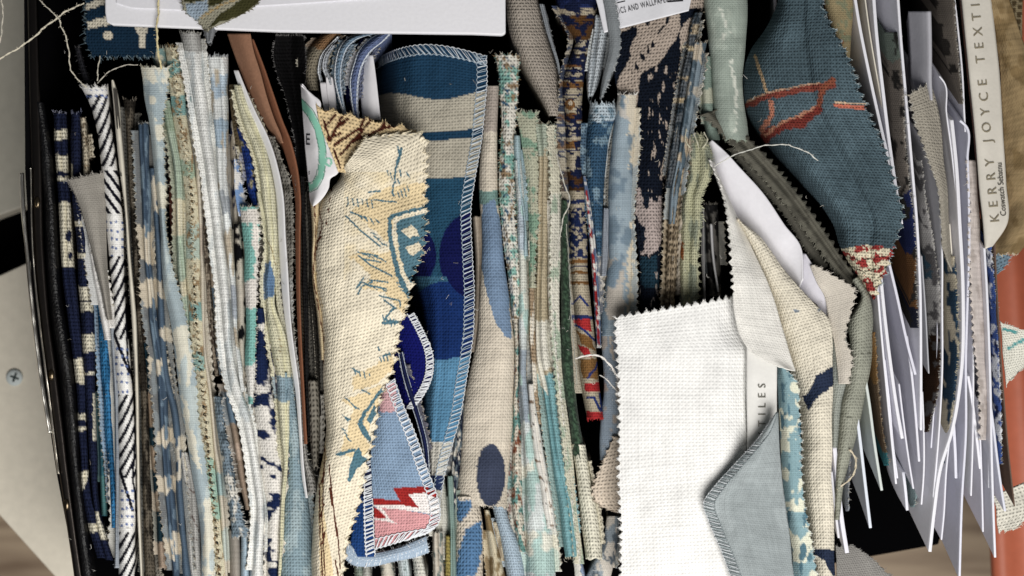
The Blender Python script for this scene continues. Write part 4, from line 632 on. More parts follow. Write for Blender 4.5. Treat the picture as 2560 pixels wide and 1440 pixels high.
IK = Paint('#b5aa94').bands((-20, 20, '#2b3c6e'), (22, 32, '#b8ab94'), (40, 98, '#6b4a22'), (118, 124, '#2b3a66'), (136, 142, '#3a2a1c'), (146, 152, '#2b3a66'), (160, 168, '#8a5f2c'), (174, 180, '#2b3a66'), (192, 200, '#27345c'), (204, 222, '#87602f'), (236, 240, '#2b3a66'), (284, 304, '#7a5328'), (296, 300, '#1e2748'), (312, 318, '#2b3a66'), (338, 342, '#2b3a66'), (352, 372, '#86602f', 0), (376, 380, '#2b3a66'), (430, 478, '#5a3d20'), (500, 510, '#2b3a66'), jag=3)
IK.blob('#1e2a4e', 14, 9, .54, 52, .03, (1390, 0, 1500, 480)).dots('#8a6230', (1425, 262, 12, 14)).dots('#c3b7a2', (1426, 258, 5, 6))
IK.blob('#22345f', 10, 9, .47, 53, .03, (1400, 520, 1500, 640)).bands((640, 646, '#2b3a66'), (650, 658, '#86602f'), (664, 668, '#2b3a66'), (678, 685, '#86602f'), (704, 712, '#86602f'), jag=3).bands((788, 800, '#2c3f74'), jag=4)
IK.poly('#b5262a', [(1430, 800), (1475, 795), (1480, 830), (1462, 825), (1440, 810)], [(1440, 860), (1470, 870), (1482, 895), (1460, 890)], [(1460, 960), (1500, 955), (1505, 978), (1465, 980)], [(1465, 1028), (1512, 1030), (1512, 1050), (1465, 1048)]).poly('#8f6a36', [(1440, 825), (1480, 845), (1490, 880), (1455, 860)], [(1450, 900), (1498, 895), (1496, 950), (1456, 945)]).line('#2b4280', 6, [(1430, 760), (1450, 740), (1470, 765)], [(1438, 812), (1460, 825), (1486, 850)], [(1470, 945), (1490, 920), (1496, 905)], [(1466, 995), (1485, 992), (1500, 1025)], [(1500, 985), (1504, 1025)])
sw('ethnic banded roll in navy, brown and cream with red at its foot', [(-30, 1384, 1498), (0, 1390, 1496), (40, 1396, 1492), (70, 1412, 1486), (100, 1434, 1477), (150, 1420, 1470), (200, 1406, 1461), (300, 1410, 1458), (400, 1412, 1459), (480, 1419, 1465), (560, 1420, 1468), (640, 1423, 1470), (760, 1432, 1478), (860, 1440, 1490), (960, 1450, 1500), (1046, 1466, 1510)], IK, z=12, res=3, mat=weave(6.5, .6, .4), zig='b', zamp=8, fray='B', frayc='#b03a38', rip=3)
sw('narrow navy strip with red line and white fuzzy edge beside the banded roll', [(440, 1454, 1466), (500, 1460, 1480), (560, 1466, 1488), (640, 1474, 1495), (720, 1480, 1499), (800, 1485, 1503), (870, 1491, 1504)], Paint('#6a7f9e').line('#a8242a', 7, [(1466, 480), (1474, 560), (1482, 640), (1490, 740), (1497, 860)]).blob('#dad8d4', 8, 12, .58, 54), z=0, mat=FINE, zig='R', zamp=5, fray='R', frayc='#d5d6da')
sw('large grey-beige linen roll at the top beside the white card', [(-30, 1258, 1338), (0, 1264, 1345), (50, 1268, 1358), (100, 1278, 1372), (150, 1298, 1388), (200, 1322, 1400), (250, 1352, 1404), (290, 1372, 1404)], '#aaa196', z=-6, mat=weave(8, .8, .6), arch=.7)
sw('grey cut edge tucked right of the grey-beige linen roll', [(10, 1348, 1362), (80, 1366, 1378), (150, 1388, 1396), (200, 1400, 1406)], '#9aa0a6', z=-14, mat=FINE, fray='LR', frayc='#b3b6b8')
sw('white open-weave roll beside the ethnic banded roll', [(42, 1484, 1522), (80, 1480, 1522), (130, 1472, 1516), (180, 1468, 1508), (222, 1466, 1494), (240, 1468, 1484)], '#bcc4ca', z=6, mat=weave(8, .8, .8), fray='T', frayc='#c6ccd0')
sw('grey frayed flap between the white roll and the paper label', [(-20, 1502, 1536), (40, 1514, 1544), (80, 1522, 1550), (120, 1522, 1550), (160, 1514, 1538), (200, 1506, 1522), (245, 1500, 1506)], '#8f9599', prof=[(0, -10), (.5, 0), (1, -4)], z=30, mat=FINE, zig='R', zamp=6, fray='R', frayc='#b6babc')
sw('denim blue swatch with curled white fuzzy top', [(258, 1472, 1540), (285, 1468, 1546), (310, 1464, 1536), (350, 1460, 1524), (420, 1462, 1515), (480, 1466, 1511), (560, 1480, 1509), (640, 1494, 1507)], Paint('#3c617d').bands((240, 306, '#b9c8d2'), jag=12).blob('#7d98a8', 18, 26, .63, 55), z=8, mat=weave(8, .8, .6), arch=.6, zig='T', zamp=12, fray='TR', frayc='#c4ced4', frayl=9)
sw('pale grey-blue and cream roll with white brushed top', [(236, 1544, 1592), (290, 1538, 1590), (340, 1531, 1588), (480, 1521, 1581), (560, 1521, 1580), (640, 1520, 1580), (700, 1512, 1580), (770, 1504, 1580), (840, 1502, 1570)], Paint('#9fb0bb').bands((236, 290, '#c9c6c0'), jag=10).poly('#d8cfbc', [(1566, 230), (1600, 230), (1600, 410), (1575, 420)], [(1570, 560), (1582, 555), (1582, 800), (1568, 800)], jag=8).poly('#c1bab0', [(1500, 640), (1560, 655), (1560, 800), (1500, 800)], jag=8).blob('#8297a6', 24, 40, .6, 56), z=4, mat=FINE, arch=.5, fray='T', frayc='#e0ddd8', frayl=14, frayd=2)
sw('grey satin sliver under the pale grey-blue roll', [(520, 1506, 1524), (600, 1500, 1524), (690, 1498, 1516)], '#99a0aa', z=-2, mat=FINE)
sw('muted blue and cream brushstroke swatch left of the white swatch', [(800, 1500, 1546), (860, 1502, 1548), (920, 1506, 1556), (980, 1508, 1556), (1040, 1502, 1556), (1100, 1498, 1556), (1150, 1498, 1540)], Paint('#9aa9b8').poly('#cfc4b4', [(1518, 800), (1526, 800), (1536, 900), (1532, 910)], [(1500, 800), (1520, 800), (1510, 850)]).blob('#b8aea4', 22, 50, .55, 57), z=-8, mat=FINE, arch=.35)
sw('beige pinked triangle peeping out left of the white swatch', [(1534, 1090, 1560, 1096), (1510, 1150, 1560, 1140), (1488, 1200, 1560, 1190), (1480, 1232, 1560, 1226), (1500, 1264, 1560, 1262), (1540, 1282, 1560, 1284)], '#d2c4b2', prof=[(0, 0), (1, 4)], z=-2, drop='', mat=COARSE, zig='L', zamp=10, fray='L', frayc='#cfc2b2', res=4)
sw('striped grey-blue swatch crossing at the bottom, left of the white swatch', [(1290, 1514, 1552), (1340, 1508, 1550), (1390, 1490, 1540), (1470, 1448, 1520)], Paint('#98a4ad').blob('#cfc9bf', 14, 40, .52, 58).blob('#6a7680', 10, 30, .62, 59), z=-20, mat=FINE, arch=.3)
sw('small blue rag beneath the teal roll', [(1380, 1428, 1450), (1430, 1438, 1462), (1470, 1444, 1470)], '#8b9cb4', z=-24, mat=FINE)
# ------------------------------------------------------------------ beige / navy drop print, label
DP = Paint('#b3a598').poly('#141f30', [(1540, 90), (1590, 62), (1592, 90), (1576, 110), (1576, 140), (1550, 190), (1530, 260), (1500, 260), (1520, 150)], [(1760, 20), (1710, 60), (1690, 95), (1660, 140), (1652, 156), (1620, 172), (1602, 190), (1595, 240), (1588, 330), (1578, 480), (1582, 640), (1590, 900), (1700, 900), (1700, 20)], jag=3)
DP.poly('#16202e', [(1630, 97), (1637, 112), (1634, 120), (1627, 116)], [(1620, 110), (1624, 125), (1622, 136), (1617, 132)], [(1600, 132), (1614, 142), (1611, 152), (1602, 148)], [(1588, 154), (1598, 172), (1594, 178), (1588, 170)], [(1579, 176), (1582, 185), (1578, 186)], [(1612, 56), (1624, 54), (1620, 66)], [(1642, 86), (1656, 66), (1664, 64), (1666, 44), (1676, 40), (1670, 58), (1656, 74), (1646, 88)], [(1690, 30), (1712, 18), (1706, 34)], jag=1)
DP.blob('#b0a296', 9, 24, .66, 60, .03, (1620, 160, 1700, 480)).poly('#b3a5a0', [(1588, 470), (1610, 480), (1640, 500), (1655, 490), (1662, 560), (1650, 620), (1630, 640), (1600, 640), (1612, 600), (1604, 560), (1590, 540)], jag=8).poly('#1d2b3c', [(1604, 480), (1625, 478), (1622, 520), (1610, 515)], [(1600, 560), (1612, 565), (1612, 600), (1602, 590)], jag=5).poly('#244657', [(1600, 645), (1645, 640), (1648, 720), (1604, 716)], jag=5).blob('#a69d97', 10, 30, .68, 61, .03, (1596, 680, 1660, 800))
sw('beige swatch with black drops folding into dark navy below the label', [(1520, -40, 1764, -60), (1528, 20, 1760, 0), (1538, 80, 1744, 50), (1536, 150, 1716, 130), (1540, 215, 1702, 190), (1570, 245, 1694, 240), (1590, 300, 1680, 300), (1586, 400, 1664, 400), (1580, 480, 1656, 480), (1586, 560, 1656, 560), (1596, 640, 1658, 640), (1600, 720, 1648, 720), (1602, 790, 1642, 790)], DP, prof=[(0, -18), (.3, -4), (.6, 4), (.85, -4), (1, -26)], z=-4, mat=weave(8.5, .8, .5), res=3, rip=6, zig='R', zamp=5, fray='R', frayc='#a59b90')
lb = sheet('paper_label', 'white paper label with black lettering at the top', 'label', [(1480, -36, 1732, -70), (1496, 20, 1732, -20), (1510, 82, 1722, 27)], '#dcdde4', prof=[(0, 0), (1, 0)], z=18, drop='', mat=PAPER, rip=.3, wob=0, spline=False, thick=3)
lettering('FABRICS AND WALLPAPERS', (1519, 42), (1, -.245), 21, '#24242a', lb.o, lb, squeeze=.56, spacing=1.15)
for pts in ([(1536, 10), (1563, 3.6), (1563, 1.4), (1535.6, 8)], [(1668, 2), (1708, -1), (1708, 3), (1669, 6)]):
    solid('printed_rule', pts, 19.6, 18.4, '#24242a', surface_mat('ink'), lb.o)
sw('tan and blue ragged woven edge running diagonally from the top', [(30, 1734, 1758), (70, 1722, 1746), (120, 1716, 1740), (200, 1700, 1722), (300, 1684, 1706), (400, 1672, 1694), (470, 1662, 1680)], Paint('#6d747a').bands((60, 84, '#c0b094'), (112, 126, '#c4b595'), (190, 200, '#baa98c'), (244, 256, '#c2b190'), jag=4).blob('#3d4a54', 12, 20, .55, 62), z=2, mat=COARSE, fray='LR', frayc='#a79c88', rip=5)
sw('grey-blue and tan strip slanting beside the ragged woven edge', [(105, 1732, 1768), (160, 1726, 1756), (220, 1716, 1748), (300, 1704, 1732), (400, 1688, 1716), (480, 1672, 1702), (560, 1668, 1690)], Paint('#8999a4').bands((110, 160, '#c3b8a6'), (210, 240, '#b8b2a6'), (340, 400, '#c2b39c'), jag=12).blob('#5f717d', 10, 34, .55, 63), z=8, mat=FINE, zig='T', fray='T', frayc='#b3aa9a')
sw('coarse tan braid strip above the white swatch', [(420, 1690, 1716), (480, 1672, 1706), (560, 1668, 1700), (640, 1664, 1694), (720, 1662, 1690), (800, 1660, 1686)], Paint('#ab9b82').blob('#7c6e58', 12, 10, .52, 64), z=4, mat=weave(15, 1.0, .6), rip=4)
sw('pale yellow-green gauze swatch with wavy fringe', [(335, 1722, 1756), (360, 1720, 1770), (400, 1718, 1780), (440, 1716, 1776), (480, 1708, 1758), (560, 1704, 1756), (640, 1700, 1744), (700, 1702, 1748), (780, 1698, 1744)], Paint('#b5b596').poly('#a8682c', [(1720, 390), (1728, 390), (1726, 440), (1720, 430)], [(1700, 610), (1708, 600), (1708, 650), (1700, 640)], jag=2).blob('#8e9482', 10, 60, .55, 65), prof=[(0, -14), (.25, 2), (.4, -8), (.7, 4), (1, -4)], z=-4, mat=weave(7, .7, .6), zig='R', zamp=7, fray='LRT', frayc='#c3c3a6', frayl=9, rip=8)
for lab, rows, c in (('thin grey card in the dark gap above the white swatch', [(520, 1752, 1762), (640, 1754, 1763), (760, 1758, 1765)], '#7d7c7c'), ('thin white card in the dark gap above the white swatch', [(560, 1772, 1784), (640, 1778, 1788), (730, 1792, 1800)], '#b9b8ba')):
    card(lab, rows, c, z=-20, arch=.6)
sw('grey printed scrap in the dark gap above the white swatch', [(510, 1756, 1796), (560, 1760, 1800), (640, 1764, 1802), (740, 1770, 1806)], Paint('#77746f').blob('#2c2c2e', 14, 26, .5, 66), z=-48, mat=FINE, fray='T', frayc='#8a867f')
# ------------------------------------------------------------------ seafoam roll, denim and cards between
sw('pale seafoam green roll with white brushstrokes at the top', [(-30, 1758, 1868), (0, 1760, 1868), (60, 1766, 1868), (120, 1772, 1864), (200, 1780, 1856), (260, 1784, 1860), (310, 1792, 1868), (350, 1814, 1872)], Paint('#a3afa5').line('#d2d6cb', 9, [(1800, 20), (1815, 60), (1822, 80), (1790, 110)], [(1828, 150), (1842, 230), (1835, 330)], jag=5).blob('#b3beb3', 24, 60, .6, 67), z=14, mat=FINE, arch=.55, rip=5, zig='b', fray='B', frayc='#a4ad9c')
sw('shadowed sage fold left of the seafoam roll', [(140, 1756, 1786), (220, 1752, 1788), (300, 1758, 1794), (350, 1768, 1800)], Paint('#87998f').bands((225, 260, '#b9bba8'), jag=6), z=-12, mat=FINE)
sw('olive grey twin strip with pinked edges running diagonally under the denim, upper leaf', [(1756, 286, 1800, 270), (1800, 330, 1840, 312), (1850, 385, 1890, 362), (1900, 440, 1945, 420), (1960, 510, 2000, 486), (2020, 590, 2056, 566), (2080, 670, 2110, 646), (2120, 720, 2146, 694)], Paint('#6f6d62').blob('#5f5d54', 12, 20, .6, 68), prof=[(0, -4), (.3, 2), (.6, -14), (.8, 2), (1, -6)], z=-2, mat=FINE, zig='LR', zamp=13, rip=6, fray='L', frayc='#908e82')
sw('olive grey twin strip with pinked edges running diagonally under the denim, lower leaf', [(1820, 372, 1842, 366), (1866, 428, 1886, 418), (1910, 480, 1934, 468), (1960, 540, 1984, 528), (2000, 606, 2024, 592), (2050, 680, 2070, 664)], '#5f5d54', prof=[(0, -6), (.5, 2), (1, -6)], z=-10, mat=FINE, zig='LR', zamp=7, fray='LR', frayc='#8a887c')
card('white card slanting down from the seafoam roll, its corner bent', [(1768, 358, 1778, 352), (1776, 400, 1808, 376), (1800, 470, 1850, 420), (1840, 550, 1910, 486), (1890, 620, 1960, 560), (1950, 690, 2004, 624), (1990, 738, 2006, 700)], '#dcdbe2', prof=[(0, -50), (.5, -14), (1, 0)], z=20, drop='L', depth=120, res=4)
card('lavender white card edge continuing beside the bent card corner', [(1996, 630, 2012, 636), (2000, 680, 2034, 668), (2006, 740, 2062, 724), (2040, 760, 2076, 764), (2062, 800, 2080, 800)], '#cfcdd8', prof=[(0, -20), (1, 0)], z=16, drop='L', depth=120, res=4)
DN = Paint('#52666f').blob('#5f757f', 70, 90, .55, 90, .3).line('#b39a78', 8, [(1888, 140), (1900, 180), (1918, 235)], jag=2).line('#8f4a3c', 16, [(1866, 262), (1918, 240), (1990, 226), (2084, 214)], jag=3).line('#bf9c80', 4, [(1868, 254), (1918, 232), (1990, 216), (2050, 208)], jag=2).line('#b87a60', 13, [(1928, 256), (1930, 285), (1906, 325), (1912, 350)], jag=3).line('#83392f', 25, [(1912, 344), (1955, 318), (2000, 305), (2044, 276)], jag=5).line('#b98468', 7, [(1912, 338), (1955, 306), (2000, 290), (2046, 262)], jag=3).line('#98583f', 14, [(2048, 262), (2056, 222), (2082, 200)], jag=3)
DN.line('#c9745a', 11, [(2090, 264), (2160, 270)], jag=2).line('#d4b896', 4, [(2088, 256), (2160, 260)], jag=1)
DN.poly('#d8cfb4', [(2100, 622), (2170, 612), (2230, 622), (2225, 650), (2190, 760), (2140, 700)], jag=2).fn('#a63a36', lambda x, y: (y > 614) & (fnoise(x / 15, y / 11, 69) > .53) & (y < 760) & (x > 2095)).line('#39382e', 2.4, [(2110, 640), (2150, 650), (2215, 640)], [(2125, 665), (2160, 680), (2205, 668)], [(2140, 695), (2170, 708), (2195, 700)])
dn = sw('large denim blue swatch with red branch print and pinked right edge', [(1950, -40, 2046, -40), (1942, 10, 2056, 10), (1915, 70, 2074, 60), (1880, 120, 2102, 110), (1860, 170, 2130, 170), (1860, 230, 2152, 235), (1872, 290, 2178, 300), (1905, 345, 2202, 350), (1950, 400, 2222, 410), (2000, 455, 2240, 470), (2050, 510, 2256, 535), (2080, 560, 2250, 570), (2098, 610, 2232, 622), (2125, 660, 2216, 668), (2155, 705, 2198, 710), (2180, 745, 2188, 746)], DN,
   prof=[(0, -170), (.12, -80), (.3, -26), (.5, -18), (.6, -14), (.64, -2), (.70, 8), (.85, 12), (1, 10)], pscale=True, z=50, drop='L', depth=80, res=2.8, mat=weave(7.6, .8, .42, slub=.35), zig='R', zamp=17, zper=25, rip=5, fray='R', frayc='#a9b5b8', frayl=7, thick=4)
sw('tan floral swatch with orange flecks right of the denim', [(-30, 2050, 2136), (40, 2066, 2134), (100, 2090, 2130), (150, 2110, 2126)], Paint('#a3946f').blob('#9c6a45', 9, 24, .70, 70).blob('#8c8f72', 14, 18, .62, 71), z=-4, mat=FINE, arch=.4)
card('dim grey card standing left of the denim at the top', [(-30, 1932, 1940), (40, 1936, 1941)], '#55545a', z=-20)
thread('fine white thread lying across the denim', [(1786, 416, 30), (1830, 388, 44), (1880, 372, 56), (1930, 362, 62), (1980, 364, 66), (2020, 382, 70), (2046, 402, 66)], '#d3d3cc', 1.8)
thread('curled white thread at the left edge of the white swatch', [(1440, 896, 36), (1466, 888, 44), (1500, 890, 46), (1522, 908, 44), (1540, 934, 40), (1550, 960, 34)], '#e2dfda', 3.4)
thread('short thin thread crossing over the ethnic roll foot', [(1500, 938, 26), (1514, 945, 34), (1530, 962, 34), (1546, 980, 30)], '#d8d5d0', 2.0)
thread('thread hanging over the dark green velvet', [(1392, 386, 20), (1402, 430, 24), (1416, 470, 26), (1424, 500, 28), (1410, 540, 26), (1398, 600, 22), (1390, 660, 18)], '#c9c6bc', 2.0)
thread('straight fine thread along the dark green velvet', [(1416, 560, 20), (1424, 720, 22), (1434, 860, 22), (1442, 965, 20)], '#a9a99f', 1.4)
for k, pts in enumerate(([(1716, 322, 10), (1714, 350, 14), (1726, 370, 12)], [(1735, 334, 12), (1742, 355, 12), (1748, 372, 8)], [(1760, 330, 12), (1768, 352, 14), (1756, 370, 8)])):
    thread(('left', 'middle', 'right')[k] + ' of three thread ends above the yellow-green gauze', pts, '#c3c0ac', 1.8)
# white swatch and its neighbours
sw('large white linen swatch with pinked top in the lower middle', [(1537, 792, 1836, 742), (1540, 850, 1846, 830), (1543, 880, 1876, 874), (1546, 930, 1870, 932), (1548, 1000, 1866, 1000), (1549, 1090, 1868, 1085), (1548, 1180, 1872, 1150), (1550, 1300, 1880, 1280), (1552, 1480, 1900, 1460)], '#eeeeec', prof=[(0, 0), (.2, 10), (.6, 16), (.85, 6), (1, -30)], z=60, drop='', mat=weave(8.4, .38, .11, slub=.12), zig='TL', zamp=12, zper=21, rip=10, ripw=170, fray='TL', frayc='#eceae6', frayl=6, res=4, thick=4)
sw('white flap folding up from the white swatch, pinked left edge', [(1772, 396, 1782, 404), (1806, 480, 1826, 500), (1822, 570, 1866, 590), (1828, 650, 1898, 660), (1832, 735, 1930, 735), (1838, 790, 1950, 800), (1852, 840, 1968, 860), (1884, 884, 1980, 902), (1950, 918, 1988, 928)], '#e6e4de', prof=[(0, 0), (.5, -6), (1, -30)], z=[34, 44, 54, 64, 74, 78, 78, 76, 72], drop='R', depth=70, mat=weave(6.5, .4, .16), zig='L', zamp=13, zper=21, zr=.62, fray='', res=4, rip=10, ripw=110)
tl = card('narrow card lettered TILES standing beside the white swatch', [(1866, 860, 1944, 846), (1866, 1000, 1942, 980), (1868, 1080, 1942, 1040), (1868, 1152, 1942, 1062)], '#dfded9', prof=[(0, 0), (.1, 2), (1, -8)], z=58, drop='L', depth=80, spline=False, res=6)
lettering('TEXTILES', (1914, 1150), (.0, -1), 27, '#6c6a62', tl.o, tl, squeeze=.95, spacing=1.95)
CN = Paint('#ddd6c4').poly('#33405a', [(2040, 940), (2082, 915), (2090, 960), (2046, 990), (2022, 1026), (2004, 990), (2020, 985)], [(2024, 1370), (2090, 1376), (2090, 1440), (2082, 1440), (2060, 1400), (2030, 1385)]).dots('#8b95a0', (1992, 778, 7, 4), (2048, 775, 5, 4))
sw('cream swatch with navy leaf shapes folded along its length', [(1836, 545, 1848, 550), (1868, 610, 1900, 590), (1900, 690, 1960, 672), (1924, 760, 2030, 752), (1946, 840, 2072, 800), (1966, 900, 2082, 860), (1984, 960, 2082, 940), (1998, 1020, 2080, 1010), (2004, 1100, 2079, 1100), (2006, 1200, 2080, 1200), (2016, 1320, 2084, 1320), (2030, 1480, 2092, 1480)], CN, prof=[(0, -60), (.2, -22), (.5, 0), (.8, 4), (1, -4)], z=40, drop='LR', depth=120, mat=MID, res=3.2, rip=6)
sw('olive pattern lining visible inside the cream fold', [(1832, 560, 1846, 556), (1858, 620, 1880, 606), (1880, 680, 1904, 664), (1905, 745, 1926, 740)], Paint('#a3a184').blob('#5b5d58', 14, 18, .58, 73), prof=[(0, -10), (1, -20)], z=2, drop='', mat=FINE)
TLP = Paint('#8fb0b8').blob('#dfe0cc', 22, 30, .52, 74, .03).blob('#5f8594', 16, 40, .66, 75, .03)
sw('teal and cream leaf print with pinked right edge', [(1944, 905, 1966, 922), (1944, 960, 1994, 960), (1946, 1020, 1998, 1020), (1950, 1100, 2003, 1100), (1956, 1200, 2006, 1200), (1966, 1290, 2016, 1290), (1978, 1360, 2030, 1360), (1982, 1480, 2046, 1480)], TLP, prof=[(0, -26), (.35, 0), (1, 4)], z=50, drop='L', depth=100, mat=FINE, zig='R', zamp=10, zper=21, fray='R', frayc='#e2e3dc', frayl=6, res=3.2)
gt = sw('grey-blue satin triangle with serged edges over the white swatch', [(1938, 1038, 1946, 1030), (1890, 1100, 1948, 1090), (1836, 1160, 1952, 1150), (1786, 1215, 1958, 1220), (1760, 1254, 1964, 1270), (1776, 1310, 1972, 1330), (1802, 1370, 1980, 1390), (1838, 1470, 1990, 1470)], Paint('#a0a9ab').blob('#a8b1b3', 90, 140, .55, 76), prof=[(0, 0), (.15, 8), (.5, 12), (.75, 0), (1, -14)], z=98, drop='', mat=weave(5.5, .4, .25), rip=5, res=4, thick=4)
overlock(gt, 'L', 26, 8, '#939da0', .9)
sw('cream pinked corner scrap below the denim tip', [(2026, 664, 2036, 662), (2044, 710, 2086, 690), (2060, 740, 2134, 722), (2070, 800, 2128, 780), (2084, 850, 2112, 850), (2092, 900, 2128, 890), (2098, 960, 2120, 960)], '#cdc6ba', prof=[(0, -10), (.5, 0), (1, 2)], z=26, drop='L', depth=80, mat=FINE, zig='R', zamp=10, fray='R', frayc='#d2ccc2', res=4)
sw('grey open-mesh strip behind the cream pinked scrap', [(820, 2080, 2112), (900, 2082, 2124), (960, 2082, 2122), (1020, 2080, 2104), (1120, 2078, 2096)], '#9ea39c', prof=[(0, -8), (.4, 0), (1, -8)], z=10, mat=NET, zig='b', fray='R', frayc='#c0c2b8')
sw('sage grey folded strip looping down below the denim tip', [(2128, 700, 2146, 690), (2150, 740, 2170, 726), (2120, 800, 2184, 780), (2124, 860, 2184, 850), (2118, 920, 2178, 920), (2108, 980, 2166, 980), (2096, 1060, 2150, 1060), (2090, 1140, 2128, 1140), (2086, 1220, 2108, 1220), (2084, 1300, 2100, 1300)], Paint('#a0a294').line('#6a6b60', 2, [(2128, 878), (2160, 885), (2178, 880)], [(2096, 1030), (2120, 1044), (2146, 1040)]), z=30, mat=MID, arch=.6, rip=6, depth=150, fray='L', frayc='#c9c9bd', frayl=10)
thread('beige twisted cord end near the lower right cards', [(2124, 1124, 30), (2136, 1140, 30), (2138, 1170, 28), (2126, 1196, 26), (2106, 1212, 26), (2092, 1226, 24)], '#cfc4ae', 3.0)
sw('grey checked pinked cloth at the bottom edge below the cards', [(2088, 1366, 2130, 1362), (2090, 1400, 2176, 1392), (2092, 1440, 2216, 1430), (2092, 1490, 2280, 1480)], '#94928e', prof=[(0, 0), (1, -8)], z=-60, drop='', mat=weave(6, .6, .6), zig='RT', zamp=8, fray='RT', frayc='#9a9894')
# ------------------------------------------------------------------ white cards at the right
LN = (-.10, -.70)
NC = [0]
def rcard(label, top, tint='#e4e4ec', D=300, z=0, th=7, lean=LN, cat='card', name='sample_card', mat=None, paint=None, **k):
    """a stiff card standing on edge: `top` is its upper edge in the picture, it leans back into the box below that"""
    t = np.array(top, float); d = np.concatenate([[0], np.cumsum(np.linalg.norm(np.diff(t, axis=0), axis=1))]); nv = max(8, int(d[-1] / 9)); q = np.linspace(0, d[-1], nv); e = herm(d, t, q)
    W0 = world(np.column_stack([e, np.full(nv, z)])); steps = np.array([0, .03, .12, .3, .55, .8, 1.0]) * D; g = []
    NC[0] += 1; bow = (NC[0] * 37 % 11 - 5) * 1.2
    for s_ in steps:
        p = W0.copy(); p[:, 0] += lean[0] * s_ + bow * math.sin(s_ / D * math.pi); p[:, 1] -= lean[1] * s_; p[:, 2] -= s_; g.append(p)
    Gd = np.stack(g, 1); n2 = len(steps); i, j = np.meshgrid(np.arange(nv - 1), np.arange(n2 - 1), indexing='ij'); a0 = i * n2 + j
    F = np.stack([a0, a0 + n2, a0 + n2 + 1, a0 + 1], -1).reshape(-1, 4)[:, ::-1]
    X = np.broadcast_to(e[:, None, 0], Gd.shape[:2]) - steps[None] * .2; Y = np.broadcast_to(e[:, None, 1], Gd.shape[:2])
    c = paint(X, Y) if paint else np.tile(hexc(tint), (nv * n2, 1)).reshape(nv, n2, 3)
    cu = np.cumsum(np.concatenate([[0], np.diff(steps)])) / 100; uv = np.stack([np.broadcast_to(cu[None], Gd.shape[:2]), np.broadcast_to(q[:, None] / 100, Gd.shape[:2])], -1)
    o = mesh_obj(name, Gd.reshape(-1, 3), F, c.reshape(-1, 3), mat or PAPER, None, uv.reshape(-1, 2))
    m = o.modifiers.new('thickness', 'SOLIDIFY'); m.thickness = th * .72 * S; m.offset = 1
    if th > 4 and mat is None:
        b = o.modifiers.new('bevel', 'BEVEL'); b.width = .8 * S; b.segments = 2; b.limit_method = 'ANGLE'
    tag(o, label, cat, k.get('group', 'white sample cards at the right end of the box')); return o
def rcloth(label, rows, paint, **k):
    k.setdefault('prof', 'R'); k.setdefault('drop', 'L'); k.setdefault('lean', LN); k.setdefault('depth', 260); k.setdefault('zig', 'R'); k.setdefault('zamp', 5); k.setdefault('fray', 'R'); k.setdefault('frayc', '#c6c3bc'); k.setdefault('arch', 1.6)
    k.setdefault('mat', FINE); k.setdefault('group', 'cloth samples between the white cards'); return sw(label, rows, paint, **k)
rcard('thick white card edge just right of the tan floral swatch', [(2136, -40), (2152, 60), (2176, 180), (2200, 290), (2226, 400), (2246, 480)], D=260, z=-10, th=10)
rcard('white card second from the tan floral swatch, running behind the denim edge', [(2186, -40), (2196, 90), (2212, 230), (2228, 360), (2244, 470), (2258, 560)], D=260, z=-4, th=11)
rcloth('grey-brown cloth sample with blue foot between two tall cards', [(80, 2210, 2250), (160, 2218, 2254), (260, 2226, 2260), (380, 2236, 2266), (460, 2242, 2272), (540, 2254, 2282), (620, 2262, 2288), (720, 2272, 2290), (820, 2276, 2294)], Paint('#857d75').bands((80, 150, '#7d8a80'), (480, 640, '#2b3766'), (640, 760, '#7a5630'), (760, 830, '#2b2e40'), jag=12).blob('#3a3836', 16, 30, .6, 77), z=-2)
rcard('tall lavender card with a bright right edge, upper right', [(2246, -40), (2256, 100), (2270, 260), (2284, 420), (2296, 560), (2304, 720), (2306, 900), (2306, 1076)], D=280, z=2, th=9)
card('folded grey card with a rounded fold at the upper right', [(28, 2270, 2328), (60, 2272, 2329), (140, 2276, 2330), (200, 2280, 2330), (250, 2300, 2332)], '#b3b3bc', prof=[(0, -70), (.75, -4), (.9, 4), (1, 0)], z=8, drop='LR', depth=160)
rcloth('beige linen scrap with pinked point between white cards', [(2270, 236, 2326, 206), (2280, 270, 2340, 250), (2286, 300, 2350, 300), (2300, 345, 2356, 350), (2316, 390, 2360, 400), (2336, 440, 2368, 460), (2350, 520, 2374, 560), (2356, 620, 2382, 680)], '#a9a396', prof=[(0, 0), (.5, 0), (1, -20)], drop='R', zig='LT', fray='LT', zamp=9, z=14, mat=MID, depth=80)
rcard('white card bowed below the beige linen scrap', [(2328, 380), (2346, 440), (2354, 540), (2358, 640), (2358, 760), (2358, 930), (2350, 1080), (2336, 1244)], D=320, z=4, th=6)
rcloth('grey floral cloth with dark brown velvet foot, between white cards', [(400, 2292, 2304), (520, 2302, 2318), (640, 2306, 2338), (760, 2310, 2350), (860, 2322, 2352), (960, 2312, 2346), (1080, 2304, 2322)], Paint('#a3a1a0').bands((640, 700, '#3d5a6a'), (840, 1090, '#3c2818'), jag=12).blob('#626062', 18, 20, .60, 78), z=-2)
rcard('white card with curled tip right of the beige linen scrap', [(2350, 190), (2362, 205), (2368, 280), (2380, 370), (2390, 460), (2398, 540)], D=200, z=2, th=5)
rcloth('navy and cream paisley cloth on a long white card', [(640, 2362, 2384), (720, 2364, 2392), (800, 2366, 2394), (880, 2370, 2394), (960, 2364, 2388), (1060, 2350, 2376), (1160, 2346, 2358)], Paint('#2f4a60').blob('#b9b09c', 12, 40, .5, 79, .03), z=4, frayc='#d0c8b0')
